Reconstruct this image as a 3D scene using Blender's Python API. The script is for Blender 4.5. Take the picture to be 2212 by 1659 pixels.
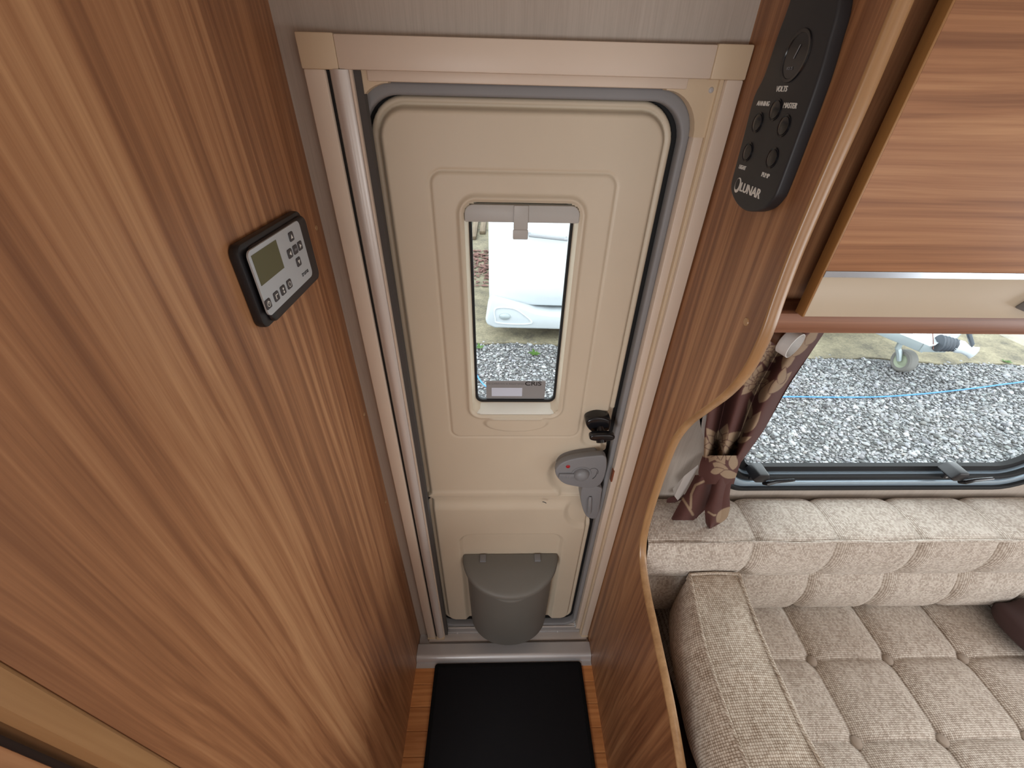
import bpy, bmesh, math, random
import numpy as np
from mathutils import Vector, Matrix

for o in list(bpy.data.objects):
    bpy.data.objects.remove(o)
scene = bpy.context.scene
COL = scene.collection
PI = math.pi
random.seed(4)
RNG = np.random.default_rng(7)

# ------------------------------------------------------------------ camera
W, H = 2212.0, 1659.0
FPX = 884.52
CAM = np.array([0.0, 0.0, 1.75])
RC = np.array([[0.9995445, -0.0222421, 0.0203979],
               [0.0036359, -0.5822165, -0.8130257],
               [0.0299594, 0.8127295, -0.5818704]])     # rows: camera right, down, forward
cam_data = bpy.data.cameras.new('camera')
cam_data.sensor_width = 36.0
cam_data.lens = FPX * 36.0 / W
cam_data.clip_start = 0.01
cam_data.clip_end = 200
cam = bpy.data.objects.new('camera', cam_data)
COL.objects.link(cam)
cam.matrix_world = Matrix(((RC[0, 0], -RC[1, 0], -RC[2, 0], CAM[0]),
                           (RC[0, 1], -RC[1, 1], -RC[2, 1], CAM[1]),
                           (RC[0, 2], -RC[1, 2], -RC[2, 2], CAM[2]),
                           (0, 0, 0, 1)))
scene.camera = cam

# ------------------------------------------------------------------ world, lights, exposure
world = bpy.data.worlds.new('overcast_sky')
scene.world = world
world.use_nodes = True
bg = world.node_tree.nodes['Background']
bg.inputs['Color'].default_value = (0.90, 0.96, 1.0, 1)
bg.inputs['Strength'].default_value = 4.1

def area(name, loc, target, sx, sy, power, color=(1, 1, 1)):
    ld = bpy.data.lights.new(name, 'AREA')
    ld.shape = 'RECTANGLE'
    ld.size, ld.size_y = sx, sy
    ld.energy = power
    ld.color = color
    lo = bpy.data.objects.new(name, ld)
    COL.objects.link(lo)
    lo.location = loc
    lo.rotation_euler = (Vector(target) - Vector(loc)).to_track_quat('-Z', 'Y').to_euler()
    return lo

# added area lamps in the closed room, in place of daylight from unseen windows
area('opposite_side_fill', (0.95, -1.33, 1.18), (0.95, 0.0, 1.10), 1.0, 0.55, 4.5, (0.97, 0.985, 1.0))
area('kitchen_side_fill', (-0.55, -1.33, 1.22), (0.25, 0.4, 0.95), 0.8, 0.50, 20, (0.97, 0.985, 1.0))
area('end_side_fill', (2.38, -0.35, 1.15), (0.0, -0.20, 1.00), 1.5, 0.62, 17, (0.95, 0.98, 1.0))
area('roof_fill', (1.05, -0.40, 1.94), (1.05, -0.40, 0.0), 0.45, 0.45, 1.2, (0.98, 0.99, 1.0))

scene.view_settings.view_transform = 'Standard'
scene.view_settings.look = 'None'
scene.view_settings.gamma = 1.0
scene.view_settings.exposure = 0.16
scene.view_settings.use_curve_mapping = False

# ------------------------------------------------------------------ pixel -> direction; the depth is a surface of the place
def ray(px, py):
    d = np.array([(px - W / 2) / FPX, (py - H / 2) / FPX, 1.0])
    return RC.T @ d
def Py(px, py, y):
    r = ray(px, py); return CAM + r * (y / r[1])
def Px(px, py, x):
    r = ray(px, py); return CAM + r * (x / r[0])
def Pz(px, py, z):
    r = ray(px, py); return CAM + r * ((z - CAM[2]) / r[2])

# ------------------------------------------------------------------ object helpers
BASE = {}
def thing(name, loc, label=None, cat=None, group=None, kind=None):
    o = bpy.data.objects.new(name, None)
    COL.objects.link(o)
    o.empty_display_size = 0.05
    o.location = loc
    BASE[o.name] = Vector(loc)
    tag(o, label, cat, group, kind)
    return o
def tag(o, label=None, cat=None, group=None, kind=None):
    if label: o['label'] = label
    if cat: o['category'] = cat
    if group: o['group'] = group
    if kind: o['kind'] = kind
    return o
def put(name, me, mat, parent=None, base=None, smooth=True, angle=35):
    """world-space mesh -> object; a child keeps its parent's base as origin"""
    if isinstance(me, bmesh.types.BMesh):
        bm = me
        me = bpy.data.meshes.new(name)
        bm.to_mesh(me); bm.free()
    else:
        me.name = name
    if parent is not None:
        b = BASE[parent.name]
    elif base is not None:
        b = Vector(base)
    else:
        b = Vector((0, 0, 0))
    if b.length > 0:
        me.transform(Matrix.Translation(-b))
    if mat:
        me.materials.clear(); me.materials.append(mat)
    if smooth:
        me.shade_smooth()
        if angle:
            try: me.set_sharp_from_angle(angle=math.radians(angle))
            except Exception: pass
    o = bpy.data.objects.new(name, me)
    COL.objects.link(o)
    if parent is not None:
        o.parent = parent
    else:
        o.location = b
    BASE[o.name] = b
    return o
def new_bm(): return bmesh.new()
def fin(bm, bev=0.0, seg=2, ang=30):
    bmesh.ops.remove_doubles(bm, verts=bm.verts, dist=1e-6)
    bmesh.ops.recalc_face_normals(bm, faces=bm.faces)
    if bev > 0:
        es = [e for e in bm.edges if len(e.link_faces) == 2 and e.calc_face_angle(0) > math.radians(ang)]
        bmesh.ops.bevel(bm, geom=es, offset=bev, segments=seg, profile=0.5, affect='EDGES', clamp_overlap=True)
    return bm
def box(x0, x1, y0, y1, z0, z1, bev=0.0, seg=2, bm=None):
    b = bm or new_bm()
    v = [b.verts.new(p) for p in ((x0, y0, z0), (x1, y0, z0), (x1, y1, z0), (x0, y1, z0),
                                  (x0, y0, z1), (x1, y0, z1), (x1, y1, z1), (x0, y1, z1))]
    for f in ((0, 3, 2, 1), (4, 5, 6, 7), (0, 1, 5, 4), (1, 2, 6, 5), (2, 3, 7, 6), (3, 0, 4, 7)):
        b.faces.new([v[i] for i in f])
    return fin(b, bev, seg) if bm is None else b
def lift(axis, p, a):
    if axis == 'x': return (a, p[0], p[1])
    if axis == 'y': return (p[0], a, p[1])
    return (p[0], p[1], a)
def prism(pts, axis, a, b, bev=0.0, seg=2, ang=30, bm=None):
    m = bm or new_bm()
    lo = [m.verts.new(lift(axis, p, a)) for p in pts]
    hi = [m.verts.new(lift(axis, p, b)) for p in pts]
    n = len(pts)
    m.faces.new(lo); m.faces.new(hi[::-1])
    for i in range(n):
        m.faces.new((lo[i], lo[(i + 1) % n], hi[(i + 1) % n], hi[i]))
    return fin(m, bev, seg, ang) if bm is None else m
def ring(outer, inner, axis, a, b, bev=0.0, seg=2, ang=30):
    m = new_bm(); n = len(outer)
    L = [[m.verts.new(lift(axis, p, c)) for p in q] for q, c in ((outer, a), (inner, a), (outer, b), (inner, b))]
    for i in range(n):
        j = (i + 1) % n
        m.faces.new((L[0][i], L[0][j], L[1][j], L[1][i]))
        m.faces.new((L[2][i], L[3][i], L[3][j], L[2][j]))
        m.faces.new((L[0][i], L[2][i], L[2][j], L[0][j]))
        m.faces.new((L[1][i], L[1][j], L[3][j], L[3][i]))
    return fin(m, bev, seg, ang)
def rrect(x0, x1, z0, z1, r, n=6):
    if not isinstance(r, (tuple, list)): r = (r, r, r, r)      # bl, br, tr, tl
    out = []
    for (cx, cz, rr, a0) in ((x0, z0, r[0], PI), (x1, z0, r[1], 1.5 * PI), (x1, z1, r[2], 0), (x0, z1, r[3], 0.5 * PI)):
        sx = 1 if cx == x0 else -1
        sz = 1 if cz == z0 else -1
        for k in range(n + 1):
            a = a0 + 0.5 * PI * k / n
            out.append((cx + sx * rr + rr * math.cos(a), cz + sz * rr + rr * math.sin(a)))
    return out
def circle(c, r, n=20, ry=None):
    ry = ry or r
    return [(c[0] + r * math.cos(2 * PI * k / n), c[1] + ry * math.sin(2 * PI * k / n)) for k in range(n)]
def smooth_poly(pts, n=6, closed=True):
    P = [np.array(p, float) for p in pts]; out = []
    m = len(P)
    for i in range(m if closed else m - 1):
        p0 = P[i - 1] if closed or i > 0 else P[i]
        p1 = P[i]; p2 = P[(i + 1) % m]
        p3 = P[(i + 2) % m] if closed or i + 2 < m else P[(i + 1) % m]
        for k in range(n):
            t = k / n
            out.append(tuple(0.5 * ((2 * p1) + (-p0 + p2) * t + (2 * p0 - 5 * p1 + 4 * p2 - p3) * t * t + (-p0 + 3 * p1 - 3 * p2 + p3) * t ** 3)))
    if not closed: out.append(tuple(P[-1]))
    return out
def tube(pts, r, n=8, closed=False, bm=None):
    m = bm or new_bm()
    P = [Vector(p) for p in pts]
    rs = r if isinstance(r, (list, tuple)) else [r] * len(P)
    rings = []; up = Vector((0, 0, 1))
    N = len(P); prev = None
    for i in range(N):
        if closed: t = P[(i + 1) % N] - P[i - 1]
        else: t = P[min(i + 1, N - 1)] - P[max(i - 1, 0)]
        t.normalize()
        if prev is None:
            a = t.cross(up)
            if a.length < 1e-3: a = t.cross(Vector((1, 0, 0)))
        else:
            a = prev - t * prev.dot(t)
        a.normalize(); prev = a
        b = t.cross(a)
        rings.append([m.verts.new(P[i] + (a * math.cos(2 * PI * k / n) + b * math.sin(2 * PI * k / n)) * rs[i]) for k in range(n)])
    for i in range(N if closed else N - 1):
        A, B = rings[i], rings[(i + 1) % N]
        for k in range(n):
            m.faces.new((A[k], A[(k + 1) % n], B[(k + 1) % n], B[k]))
    if not closed:
        m.faces.new(rings[0][::-1]); m.faces.new(rings[-1])
    if bm is None: bmesh.ops.recalc_face_normals(m, faces=m.faces)
    return m
def lathe(prof, c, axis, n=24, bm=None):
    """profile of (radius, height along the axis)"""
    m = bm or new_bm()
    ax = Vector(axis).normalized()
    a = ax.orthogonal().normalized(); b = ax.cross(a)
    rings = []
    for r, h in prof:
        o = Vector(c) + ax * h
        if r < 1e-6: rings.append([m.verts.new(o)])
        else: rings.append([m.verts.new(o + (a * math.cos(2 * PI * k / n) + b * math.sin(2 * PI * k / n)) * r) for k in range(n)])
    for A, B in zip(rings[:-1], rings[1:]):
        for k in range(n):
            j = (k + 1) % n
            if len(A) == 1 and len(B) == 1: continue
            if len(A) == 1: m.faces.new((A[0], B[j], B[k]))
            elif len(B) == 1: m.faces.new((A[k], A[j], B[0]))
            else: m.faces.new((A[k], A[j], B[j], B[k]))
    if bm is None: bmesh.ops.recalc_face_normals(m, faces=m.faces)
    return m
def gridmesh(name, X, Y, Z, uv=None, mask=None, flip=False, col=None):
    nr, nc = X.shape
    co = np.stack([X, Y, Z], -1).reshape(-1, 3)
    i = np.arange(nr * nc).reshape(nr, nc)
    q = np.stack([i[:-1, :-1], i[:-1, 1:], i[1:, 1:], i[1:, :-1]], -1)
    if flip: q = q[..., ::-1]
    q = q.reshape(-1, 4)
    if mask is not None: q = q[mask.reshape(-1)]
    used = np.unique(q)
    rm = -np.ones(nr * nc, int); rm[used] = np.arange(len(used))
    me = bpy.data.meshes.new(name)
    me.vertices.add(len(used)); me.vertices.foreach_set('co', co[used].astype(np.float32).ravel())
    me.loops.add(q.size); me.loops.foreach_set('vertex_index', rm[q].astype(np.int32).ravel())
    me.polygons.add(len(q)); me.polygons.foreach_set('loop_start', np.arange(0, q.size, 4, dtype=np.int32))
    if uv is not None:
        l = me.uv_layers.new(name='UVMap')
        U = np.stack(uv, -1).reshape(-1, 2)[q.ravel()]
        l.data.foreach_set('uv', U.astype(np.float32).ravel())
    if col is not None:
        a = me.color_attributes.new('print', 'FLOAT_COLOR', 'POINT')
        c4 = np.concatenate([col.reshape(-1, 3), np.ones((nr * nc, 1))], 1)[used]
        a.data.foreach_set('color', c4.astype(np.float32).ravel())
    me.update(calc_edges=True); me.validate()
    return me
def text_mesh(body, size, origin, right, up, mat, name, parent, depth=0.0004, align='CENTER', stretch=1.0, bold=0.0):
    cu = bpy.data.curves.new('lettering', 'FONT')
    cu.body = body; cu.size = size; cu.extrude = depth; cu.align_x = align; cu.align_y = 'CENTER'
    cu.offset = bold
    to = bpy.data.objects.new('lettering', cu); COL.objects.link(to)
    dg = bpy.context.evaluated_depsgraph_get()
    me = bpy.data.meshes.new_from_object(to.evaluated_get(dg))
    bpy.data.objects.remove(to); bpy.data.curves.remove(cu)
    r = Vector(right).normalized(); u = Vector(up).normalized(); n = r.cross(u)
    M = Matrix(((r.x * stretch, u.x, n.x, origin[0]), (r.y * stretch, u.y, n.y, origin[1]), (r.z * stretch, u.z, n.z, origin[2]), (0, 0, 0, 1)))
    me.transform(M)
    return put(name, me, mat, parent, smooth=False)

# ------------------------------------------------------------------ materials
def srgb(r, g, b):
    f = lambda c: (c / 255 / 12.92) if c / 255 <= 0.04045 else ((c / 255 + 0.055) / 1.055) ** 2.4
    return (f(r), f(g), f(b), 1)
class NT:
    def __init__(s, name):
        s.m = bpy.data.materials.new(name); s.m.use_nodes = True
        s.t = s.m.node_tree; s.b = s.t.nodes['Principled BSDF']; s.out = s.t.nodes['Material Output']
    def n(s, t, **kw):
        nd = s.t.nodes.new(t)
        for k, v in kw.items(): setattr(nd, k, v)
        return nd
    def l(s, a, b): s.t.links.new(a, b)
    def math(s, op, a, b=None, c=None):
        nd = s.n('ShaderNodeMath', operation=op)
        for i, v in enumerate((a, b, c)):
            if v is None: continue
            if isinstance(v, (int, float)): nd.inputs[i].default_value = v
            else: s.l(v, nd.inputs[i])
        return nd.outputs[0]
    def ramp(s, fac, stops):
        r = s.n('ShaderNodeValToRGB')
        e = r.color_ramp.elements
        e[0].position, e[0].color = stops[0][0], stops[0][1]
        e[1].position, e[1].color = stops[-1][0], stops[-1][1]
        for p, c in stops[1:-1]:
            k = e.new(p); k.color = c
        s.l(fac, r.inputs[0]); return r.outputs[0]
    def noise(s, vec, scale, detail=4, rough=0.55, dist=0.0):
        nd = s.n('ShaderNodeTexNoise')
        nd.inputs['Scale'].default_value = scale; nd.inputs['Detail'].default_value = detail
        nd.inputs['Roughness'].default_value = rough; nd.inputs['Distortion'].default_value = dist
        if vec is not None: s.l(vec, nd.inputs['Vector'])
        return nd.outputs['Fac']
    def mapped(s, vec, scale, loc=(0, 0, 0)):
        mp = s.n('ShaderNodeMapping'); mp.inputs['Scale'].default_value = scale; mp.inputs['Location'].default_value = loc
        s.l(vec, mp.inputs['Vector']); return mp.outputs[0]
    def mix(s, fac, a, b, mode='MIX'):
        nd = s.n('ShaderNodeMix', data_type='RGBA', blend_type=mode)
        if isinstance(fac, (int, float)): nd.inputs[0].default_value = fac
        else: s.l(fac, nd.inputs[0])
        for v, i in ((a, 6), (b, 7)):
            if isinstance(v, tuple): nd.inputs[i].default_value = v
            else: s.l(v, nd.inputs[i])
        return nd.outputs[2]
    def bump(s, h, strength=0.2, dist=0.001):
        b = s.n('ShaderNodeBump'); b.inputs['Strength'].default_value = strength; b.inputs['Distance'].default_value = dist
        s.l(h, b.inputs['Height']); s.l(b.outputs[0], s.b.inputs['Normal'])
    def set(s, **kw):
        for k, v in kw.items(): s.b.inputs[k.replace('_', ' ')].default_value = v
        return s
def plain(name, col, rough=0.5, metal=0.0, spec=0.5, grain=0.0, gscale=600):
    t = NT(name); t.b.inputs['Roughness'].default_value = rough; t.b.inputs['Metallic'].default_value = metal
    t.b.inputs['Specular IOR Level'].default_value = spec
    tc = t.n('ShaderNodeTexCoord').outputs['Object']
    nz = t.noise(tc, 9, 3)
    c2 = tuple(min(1, c * 0.93) for c in col[:3]) + (1,)
    t.l(t.mix(nz, c2, col), t.b.inputs['Base Color'])
    if grain > 0: t.bump(t.noise(tc, gscale, 2), grain, 0.0004)
    return t.m
def wood(name, axis, dark, mid, light, freq=1.0, rough=0.44, seed=0.0, spec=0.5):
    t = NT(name); tc = t.n('ShaderNodeTexCoord').outputs['Object']
    def sc(a, l): return tuple(l if 'xyz'[i] == axis else a for i in range(3))
    warp = t.noise(t.mapped(tc, sc(5 * freq, 1.1 * freq), (seed, seed, seed)), 1.0, 2, 0.5)
    v = t.n('ShaderNodeVectorMath', operation='MULTIPLY_ADD')
    cmb = t.n('ShaderNodeCombineXYZ')
    for i in range(3): t.l(warp, cmb.inputs[i])
    t.l(cmb.outputs[0], v.inputs[0]); v.inputs[1].default_value = (0.055 / freq,) * 3; t.l(tc, v.inputs[2])
    w = v.outputs[0]
    broad = t.noise(t.mapped(w, sc(13 * freq, 0.45 * freq), (seed + 3, 1, seed)), 1.0, 3, 0.55)
    streak = t.noise(t.mapped(w, sc(70 * freq, 0.8 * freq), (seed, seed + 2, 5)), 1.0, 4, 0.6)
    fibre = t.noise(t.mapped(tc, sc(420 * freq, 7 * freq)), 1.0, 3, 0.6)
    f = t.math('ADD', t.math('MULTIPLY', broad, 0.36), t.math('MULTIPLY', streak, 0.54))
    f = t.math('ADD', f, t.math('MULTIPLY', fibre, 0.10))
    c = t.ramp(f, [(0.36, dark), (0.46, tuple((a + b) / 2 for a, b in zip(dark, mid))), (0.52, mid), (0.60, tuple((a + b) / 2 for a, b in zip(mid, light))), (0.68, light)])
    t.l(c, t.b.inputs['Base Color'])
    t.b.inputs['Roughness'].default_value = rough
    t.b.inputs['Specular IOR Level'].default_value = spec
    t.bump(fibre, 0.12, 0.0004)
    return t.m
WD, WM, WL = srgb(116, 74, 48), srgb(160, 112, 76), srgb(194, 148, 106)
M = {}
M['wood_v'] = wood('walnut_laminate_upright', 'z', WD, WM, WL)
M['wood_v2'] = wood('walnut_laminate_upright_partition', 'z', WD, WM, WL, seed=4.3)
M['wood_h'] = wood('walnut_laminate_level', 'x', WD, WM, WL, seed=2.0, freq=1.0)
M['wood_rail'] = wood('walnut_rail', 'x', srgb(96, 58, 40), srgb(132, 88, 64), srgb(158, 112, 84), seed=7)
M['edge'] = wood('maple_edging', 'z', srgb(146, 108, 72), srgb(166, 128, 88), srgb(182, 144, 102), seed=1, rough=0.3, freq=0.7)
M['door_edge'] = wood('brown_door_edging', 'z', srgb(126, 88, 48), srgb(142, 100, 56), srgb(154, 112, 64), seed=1, rough=0.45)
M['cream'] = plain('cream_moulded_plastic', srgb(212, 198, 176), 0.45, grain=0.12, gscale=900)
M['cream_frame'] = plain('cream_powder_coated_frame', srgb(222, 205, 188), 0.42)
M['cream_cap'] = plain('ivory_corner_plastic', srgb(214, 193, 164), 0.45)
M['white_plastic'] = plain('white_plastic', srgb(236, 234, 224), 0.4)
M['locker_cream'] = plain('cream_laminate', srgb(196, 182, 160), 0.35)
M['alu'] = plain('brushed_aluminium', srgb(206, 205, 206), 0.36, 0.4)
M['alu_soft'] = plain('satin_aluminium_profile', srgb(214, 206, 200), 0.32, 0.15)
M['silver_strip'] = plain('silver_strip_metal', srgb(190, 196, 204), 0.22, 0.95)
M['grey_plastic'] = plain('mid_grey_plastic', srgb(132, 133, 136), 0.42, grain=0.1)
M['bin_grey'] = plain('bin_grey_plastic', srgb(116, 114, 108), 0.48, grain=0.15)
M['grey_rubber'] = plain('grey_rubber_seal', srgb(140, 140, 142), 0.55)
M['black_rubber'] = plain('black_rubber', srgb(14, 14, 16), 0.7)
M['brush'] = plain('dark_grey_brush_seal', srgb(82, 78, 76), 0.9, grain=0.5, gscale=300)
M['black_plastic'] = plain('black_plastic', srgb(30, 29, 32), 0.4)
M['black_gloss'] = plain('black_glossy_plastic', srgb(22, 22, 26), 0.22)
M['panel_black'] = plain('black_switch_panel_plastic', srgb(40, 40, 43), 0.5)
M['blind_grey'] = plain('grey_blind_cassette', srgb(186, 184, 180), 0.45)
M['face_silver'] = plain('silver_face_foil', srgb(186, 190, 194), 0.4, 0.25)
M['lcd'] = plain('olive_display', srgb(86, 86, 58), 0.2)
M['button_dark'] = plain('dark_grey_button', srgb(62, 58, 60), 0.5)
M['print_white'] = plain('white_print', srgb(225, 222, 215), 0.6)
M['print_dark'] = plain('dark_print', srgb(48, 46, 48), 0.6)
M['print_faint'] = plain('faint_grey_print', srgb(120, 120, 122), 0.6)
M['plate_grey'] = plain('grey_foil_plate', srgb(150, 150, 152), 0.5, 0.1)
M['plate_white'] = plain('pale_label', srgb(214, 222, 240), 0.5)
M['red'] = plain('red_dot', srgb(170, 26, 34), 0.3)
M['copper'] = plain('copper_strike', srgb(170, 110, 84), 0.4, 0.6)
M['mat_black'] = plain('black_carpet', srgb(33, 33, 36), 0.95, spec=0.15, grain=0.8, gscale=420)
M['mat_edge'] = plain('black_carpet_binding', srgb(16, 16, 17), 0.9, spec=0.2, grain=0.6, gscale=260)
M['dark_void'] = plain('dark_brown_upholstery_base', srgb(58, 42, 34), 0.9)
M['caravan_white'] = plain('white_caravan_panel', srgb(196, 202, 206), 0.25)
M['caravan_grey'] = plain('pale_grey_bumper', srgb(184, 190, 194), 0.35)
M['zinc'] = plain('galvanised_steel', srgb(176, 186, 188), 0.45, 0.5)
M['tyre'] = plain('worn_grey_tyre', srgb(118, 116, 112), 0.85)
M['hub_green'] = plain('mossy_grey_hub', srgb(150, 158, 136), 0.7)
M['bellows'] = plain('black_bellows_rubber', srgb(70, 76, 84), 0.45)
M['rope'] = plain('blue_rope', srgb(66, 134, 206), 0.6)
M['leaf_green'] = plain('weed_leaf', srgb(84, 122, 50), 0.6)
M['leaf_red'] = plain('dead_red_leaf', srgb(112, 78, 70), 0.8)
M['lining'] = plain('white_curtain_lining', srgb(216, 210, 204), 0.9)
M['stem_brown'] = plain('brown_stem', srgb(92, 62, 44), 0.5)
M['ceiling_white'] = plain('white_ceiling_board', srgb(226, 220, 210), 0.7)
M['window_alu'] = plain('blue_grey_window_channel', srgb(176, 196, 212), 0.28, 0.5)
M['cushion_brown'] = plain('dark_plum_fabric', srgb(66, 46, 44), 0.9, grain=0.5, gscale=300)
M['timber'] = wood('weathered_timber', 'y', srgb(80, 68, 56), srgb(108, 94, 78), srgb(136, 120, 100), rough=0.8, spec=0.2)
M['plank'] = wood('floor_strip', 'x', srgb(182, 114, 62), srgb(214, 146, 88), srgb(228, 168, 110), freq=1.4, rough=0.4)

def tone_per_piece(m, lo=0.78, hi=1.08):
    nt = m.node_tree; b = nt.nodes['Principled BSDF']; src = b.inputs['Base Color'].links[0].from_socket
    oi = nt.nodes.new('ShaderNodeObjectInfo'); mr = nt.nodes.new('ShaderNodeMapRange')
    mr.inputs['To Min'].default_value = lo; mr.inputs['To Max'].default_value = hi
    nt.links.new(oi.outputs['Random'], mr.inputs['Value'])
    vm = nt.nodes.new('ShaderNodeVectorMath'); vm.operation = 'SCALE'
    nt.links.new(src, vm.inputs[0]); nt.links.new(mr.outputs[0], vm.inputs['Scale']); nt.links.new(vm.outputs[0], b.inputs['Base Color'])
tone_per_piece(M['plank'])
def mk_wall():
    t = NT('grey_beige_wallboard'); tc = t.n('ShaderNodeTexCoord').outputs['Object']
    a = t.noise(t.mapped(tc, (420, 420, 14)), 1.0, 3, 0.6)
    b = t.noise(t.mapped(tc, (60, 60, 2)), 1.0, 3, 0.6)
    f = t.math('ADD', t.math('MULTIPLY', a, 0.6), t.math('MULTIPLY', b, 0.4))
    t.l(t.ramp(f, [(0.3, srgb(170, 158, 147)), (0.7, srgb(186, 175, 164))]), t.b.inputs['Base Color'])
    t.b.inputs['Roughness'].default_value = 0.6
    t.bump(a, 0.15, 0.0005)
    return t.m
M['wall'] = mk_wall()
def mk_fabric(name, a, b, c, f=235.0):
    t = NT(name); uv = t.n('ShaderNodeUVMap').outputs[0]
    sp = t.n('ShaderNodeSeparateXYZ'); t.l(uv, sp.inputs[0])
    u, v = t.math('MULTIPLY', sp.outputs[0], f), t.math('MULTIPLY', sp.outputs[1], f)
    # basket weave: warp and weft threads alternate over one another
    cu, cv = t.math('FLOOR', u), t.math('FLOOR', v)
    par = t.math('MODULO', t.math('ABSOLUTE', t.math('ADD', cu, cv)), 2.0)
    su = t.math('ABSOLUTE', t.math('SINE', t.math('MULTIPLY', u, PI)))
    sv = t.math('ABSOLUTE', t.math('SINE', t.math('MULTIPLY', v, PI)))
    h1 = t.math('MULTIPLY', su, t.math('POWER', sv, 0.35))
    h2 = t.math('MULTIPLY', sv, t.math('POWER', su, 0.35))
    mx = t.n('ShaderNodeMix', data_type='FLOAT'); t.l(par, mx.inputs[0]); t.l(h1, mx.inputs[2]); t.l(h2, mx.inputs[3])
    h = mx.outputs[0]
    cc = t.n('ShaderNodeCombineXYZ'); t.l(cu, cc.inputs[0]); t.l(cv, cc.inputs[1])
    wn = t.n('ShaderNodeTexWhiteNoise', noise_dimensions='2D'); t.l(cc.outputs[0], wn.inputs['Vector'])
    st = t.noise(t.mapped(uv, (40, 9, 1)), 1.0, 3, 0.6)
    k = t.math('ADD', t.math('MULTIPLY', h, 0.55), t.math('MULTIPLY', wn.outputs['Value'], 0.30))
    k = t.math('ADD', k, t.math('MULTIPLY', st, 0.30))
    t.l(t.ramp(k, [(0.22, a), (0.52, b), (0.88, c)]), t.b.inputs['Base Color'])
    t.set(Roughness=0.92, Specular_IOR_Level=0.15, Sheen_Weight=0.15, Sheen_Roughness=0.5)
    t.bump(h, 0.55, 0.0012)
    return t.m
M['fabric'] = mk_fabric('beige_basket_weave', srgb(120, 104, 91), srgb(188, 174, 160), srgb(226, 218, 208))
M['fabric_bolster'] = mk_fabric('beige_bolster_weave', srgb(120, 100, 82), srgb(182, 166, 148), srgb(218, 208, 194), 210)
def mk_print():
    t = NT('plum_floral_curtain'); a = t.n('ShaderNodeAttribute', attribute_name='print')
    tc = t.n('ShaderNodeTexCoord').outputs['Object']
    nz = t.noise(t.mapped(tc, (900, 900, 900)), 1.0, 2)
    t.l(t.mix(t.math('MULTIPLY', nz, 0.35), a.outputs['Color'], (0.05, 0.03, 0.03, 1)), t.b.inputs['Base Color'])
    t.set(Roughness=0.7, Specular_IOR_Level=0.2)
    return t.m
M['curtain'] = mk_print()
def mk_glass(name, tint=(0.97, 0.99, 0.985, 1), refl=0.10):
    t = NT(name); t.t.nodes.remove(t.b)
    tr = t.n('ShaderNodeBsdfTransparent'); tr.inputs[0].default_value = tint
    gl = t.n('ShaderNodeBsdfGlossy'); gl.inputs['Roughness'].default_value = 0.02
    lw = t.n('ShaderNodeLayerWeight'); lw.inputs['Blend'].default_value = 0.5
    fac = t.math('MULTIPLY_ADD', t.math('POWER', lw.outputs['Facing'], 4.0), 0.35, 0.02)
    mx = t.n('ShaderNodeMixShader'); t.l(fac, mx.inputs[0]); t.l(tr.outputs[0], mx.inputs[1]); t.l(gl.outputs[0], mx.inputs[2])
    t.l(mx.outputs[0], t.out.inputs['Surface'])
    return t.m
M['pane'] = mk_glass('clear_acrylic_pane')
def mk_frost():
    t = NT('frosted_plastic'); t.set(Base_Color=(0.8, 0.79, 0.77, 1), Roughness=0.45, Transmission_Weight=0.35, IOR=1.3)
    return t.m
M['frost'] = mk_frost()
def mk_ground():
    t = NT('gravel_ground'); tc = t.n('ShaderNodeTexCoord').outputs['Object']
    vo = t.n('ShaderNodeTexVoronoi'); vo.inputs['Scale'].default_value = 55; t.l(tc, vo.inputs['Vector'])
    bw = t.n('ShaderNodeRGBToBW'); t.l(vo.outputs['Color'], bw.inputs[0])
    t.l(t.ramp(bw.outputs[0], [(0.1, srgb(52, 53, 56)), (0.5, srgb(80, 82, 84)), (0.9, srgb(130, 130, 128))]), t.b.inputs['Base Color'])
    t.b.inputs['Roughness'].default_value = 0.9
    t.bump(vo.outputs['Distance'], 0.8, 0.01)
    return t.m
M['ground'] = mk_ground()
def mk_stone():
    t = NT('grey_gravel_stones'); a = t.n('ShaderNodeAttribute', attribute_name='print')
    t.l(a.outputs['Color'], t.b.inputs['Base Color']); t.b.inputs['Roughness'].default_value = 0.8
    return t.m
M['stone'] = mk_stone()
def mk_concrete():
    t = NT('mossy_concrete'); tc = t.n('ShaderNodeTexCoord').outputs['Object']
    a = t.noise(tc, 4.5, 8, 0.72); b = t.noise(tc, 55, 4, 0.75)
    f = t.math('ADD', t.math('MULTIPLY', a, 0.65), t.math('MULTIPLY', b, 0.35))
    t.l(t.ramp(f, [(0.36, srgb(74, 70, 60)), (0.5, srgb(116, 108, 88)), (0.64, srgb(146, 137, 112))]), t.b.inputs['Base Color'])
    t.b.inputs['Roughness'].default_value = 0.9; t.bump(b, 0.5, 0.006)
    return t.m
M['concrete'] = mk_concrete()

# ------------------------------------------------------------------ main planes of the place (metres)
YW, YF, YD = 0.74, 0.72, 0.757        # wall, door frame face, door face
XL, XR = -0.307, 0.349                # wardrobe side, partition face
GZ = -0.5                             # ground outside

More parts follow.
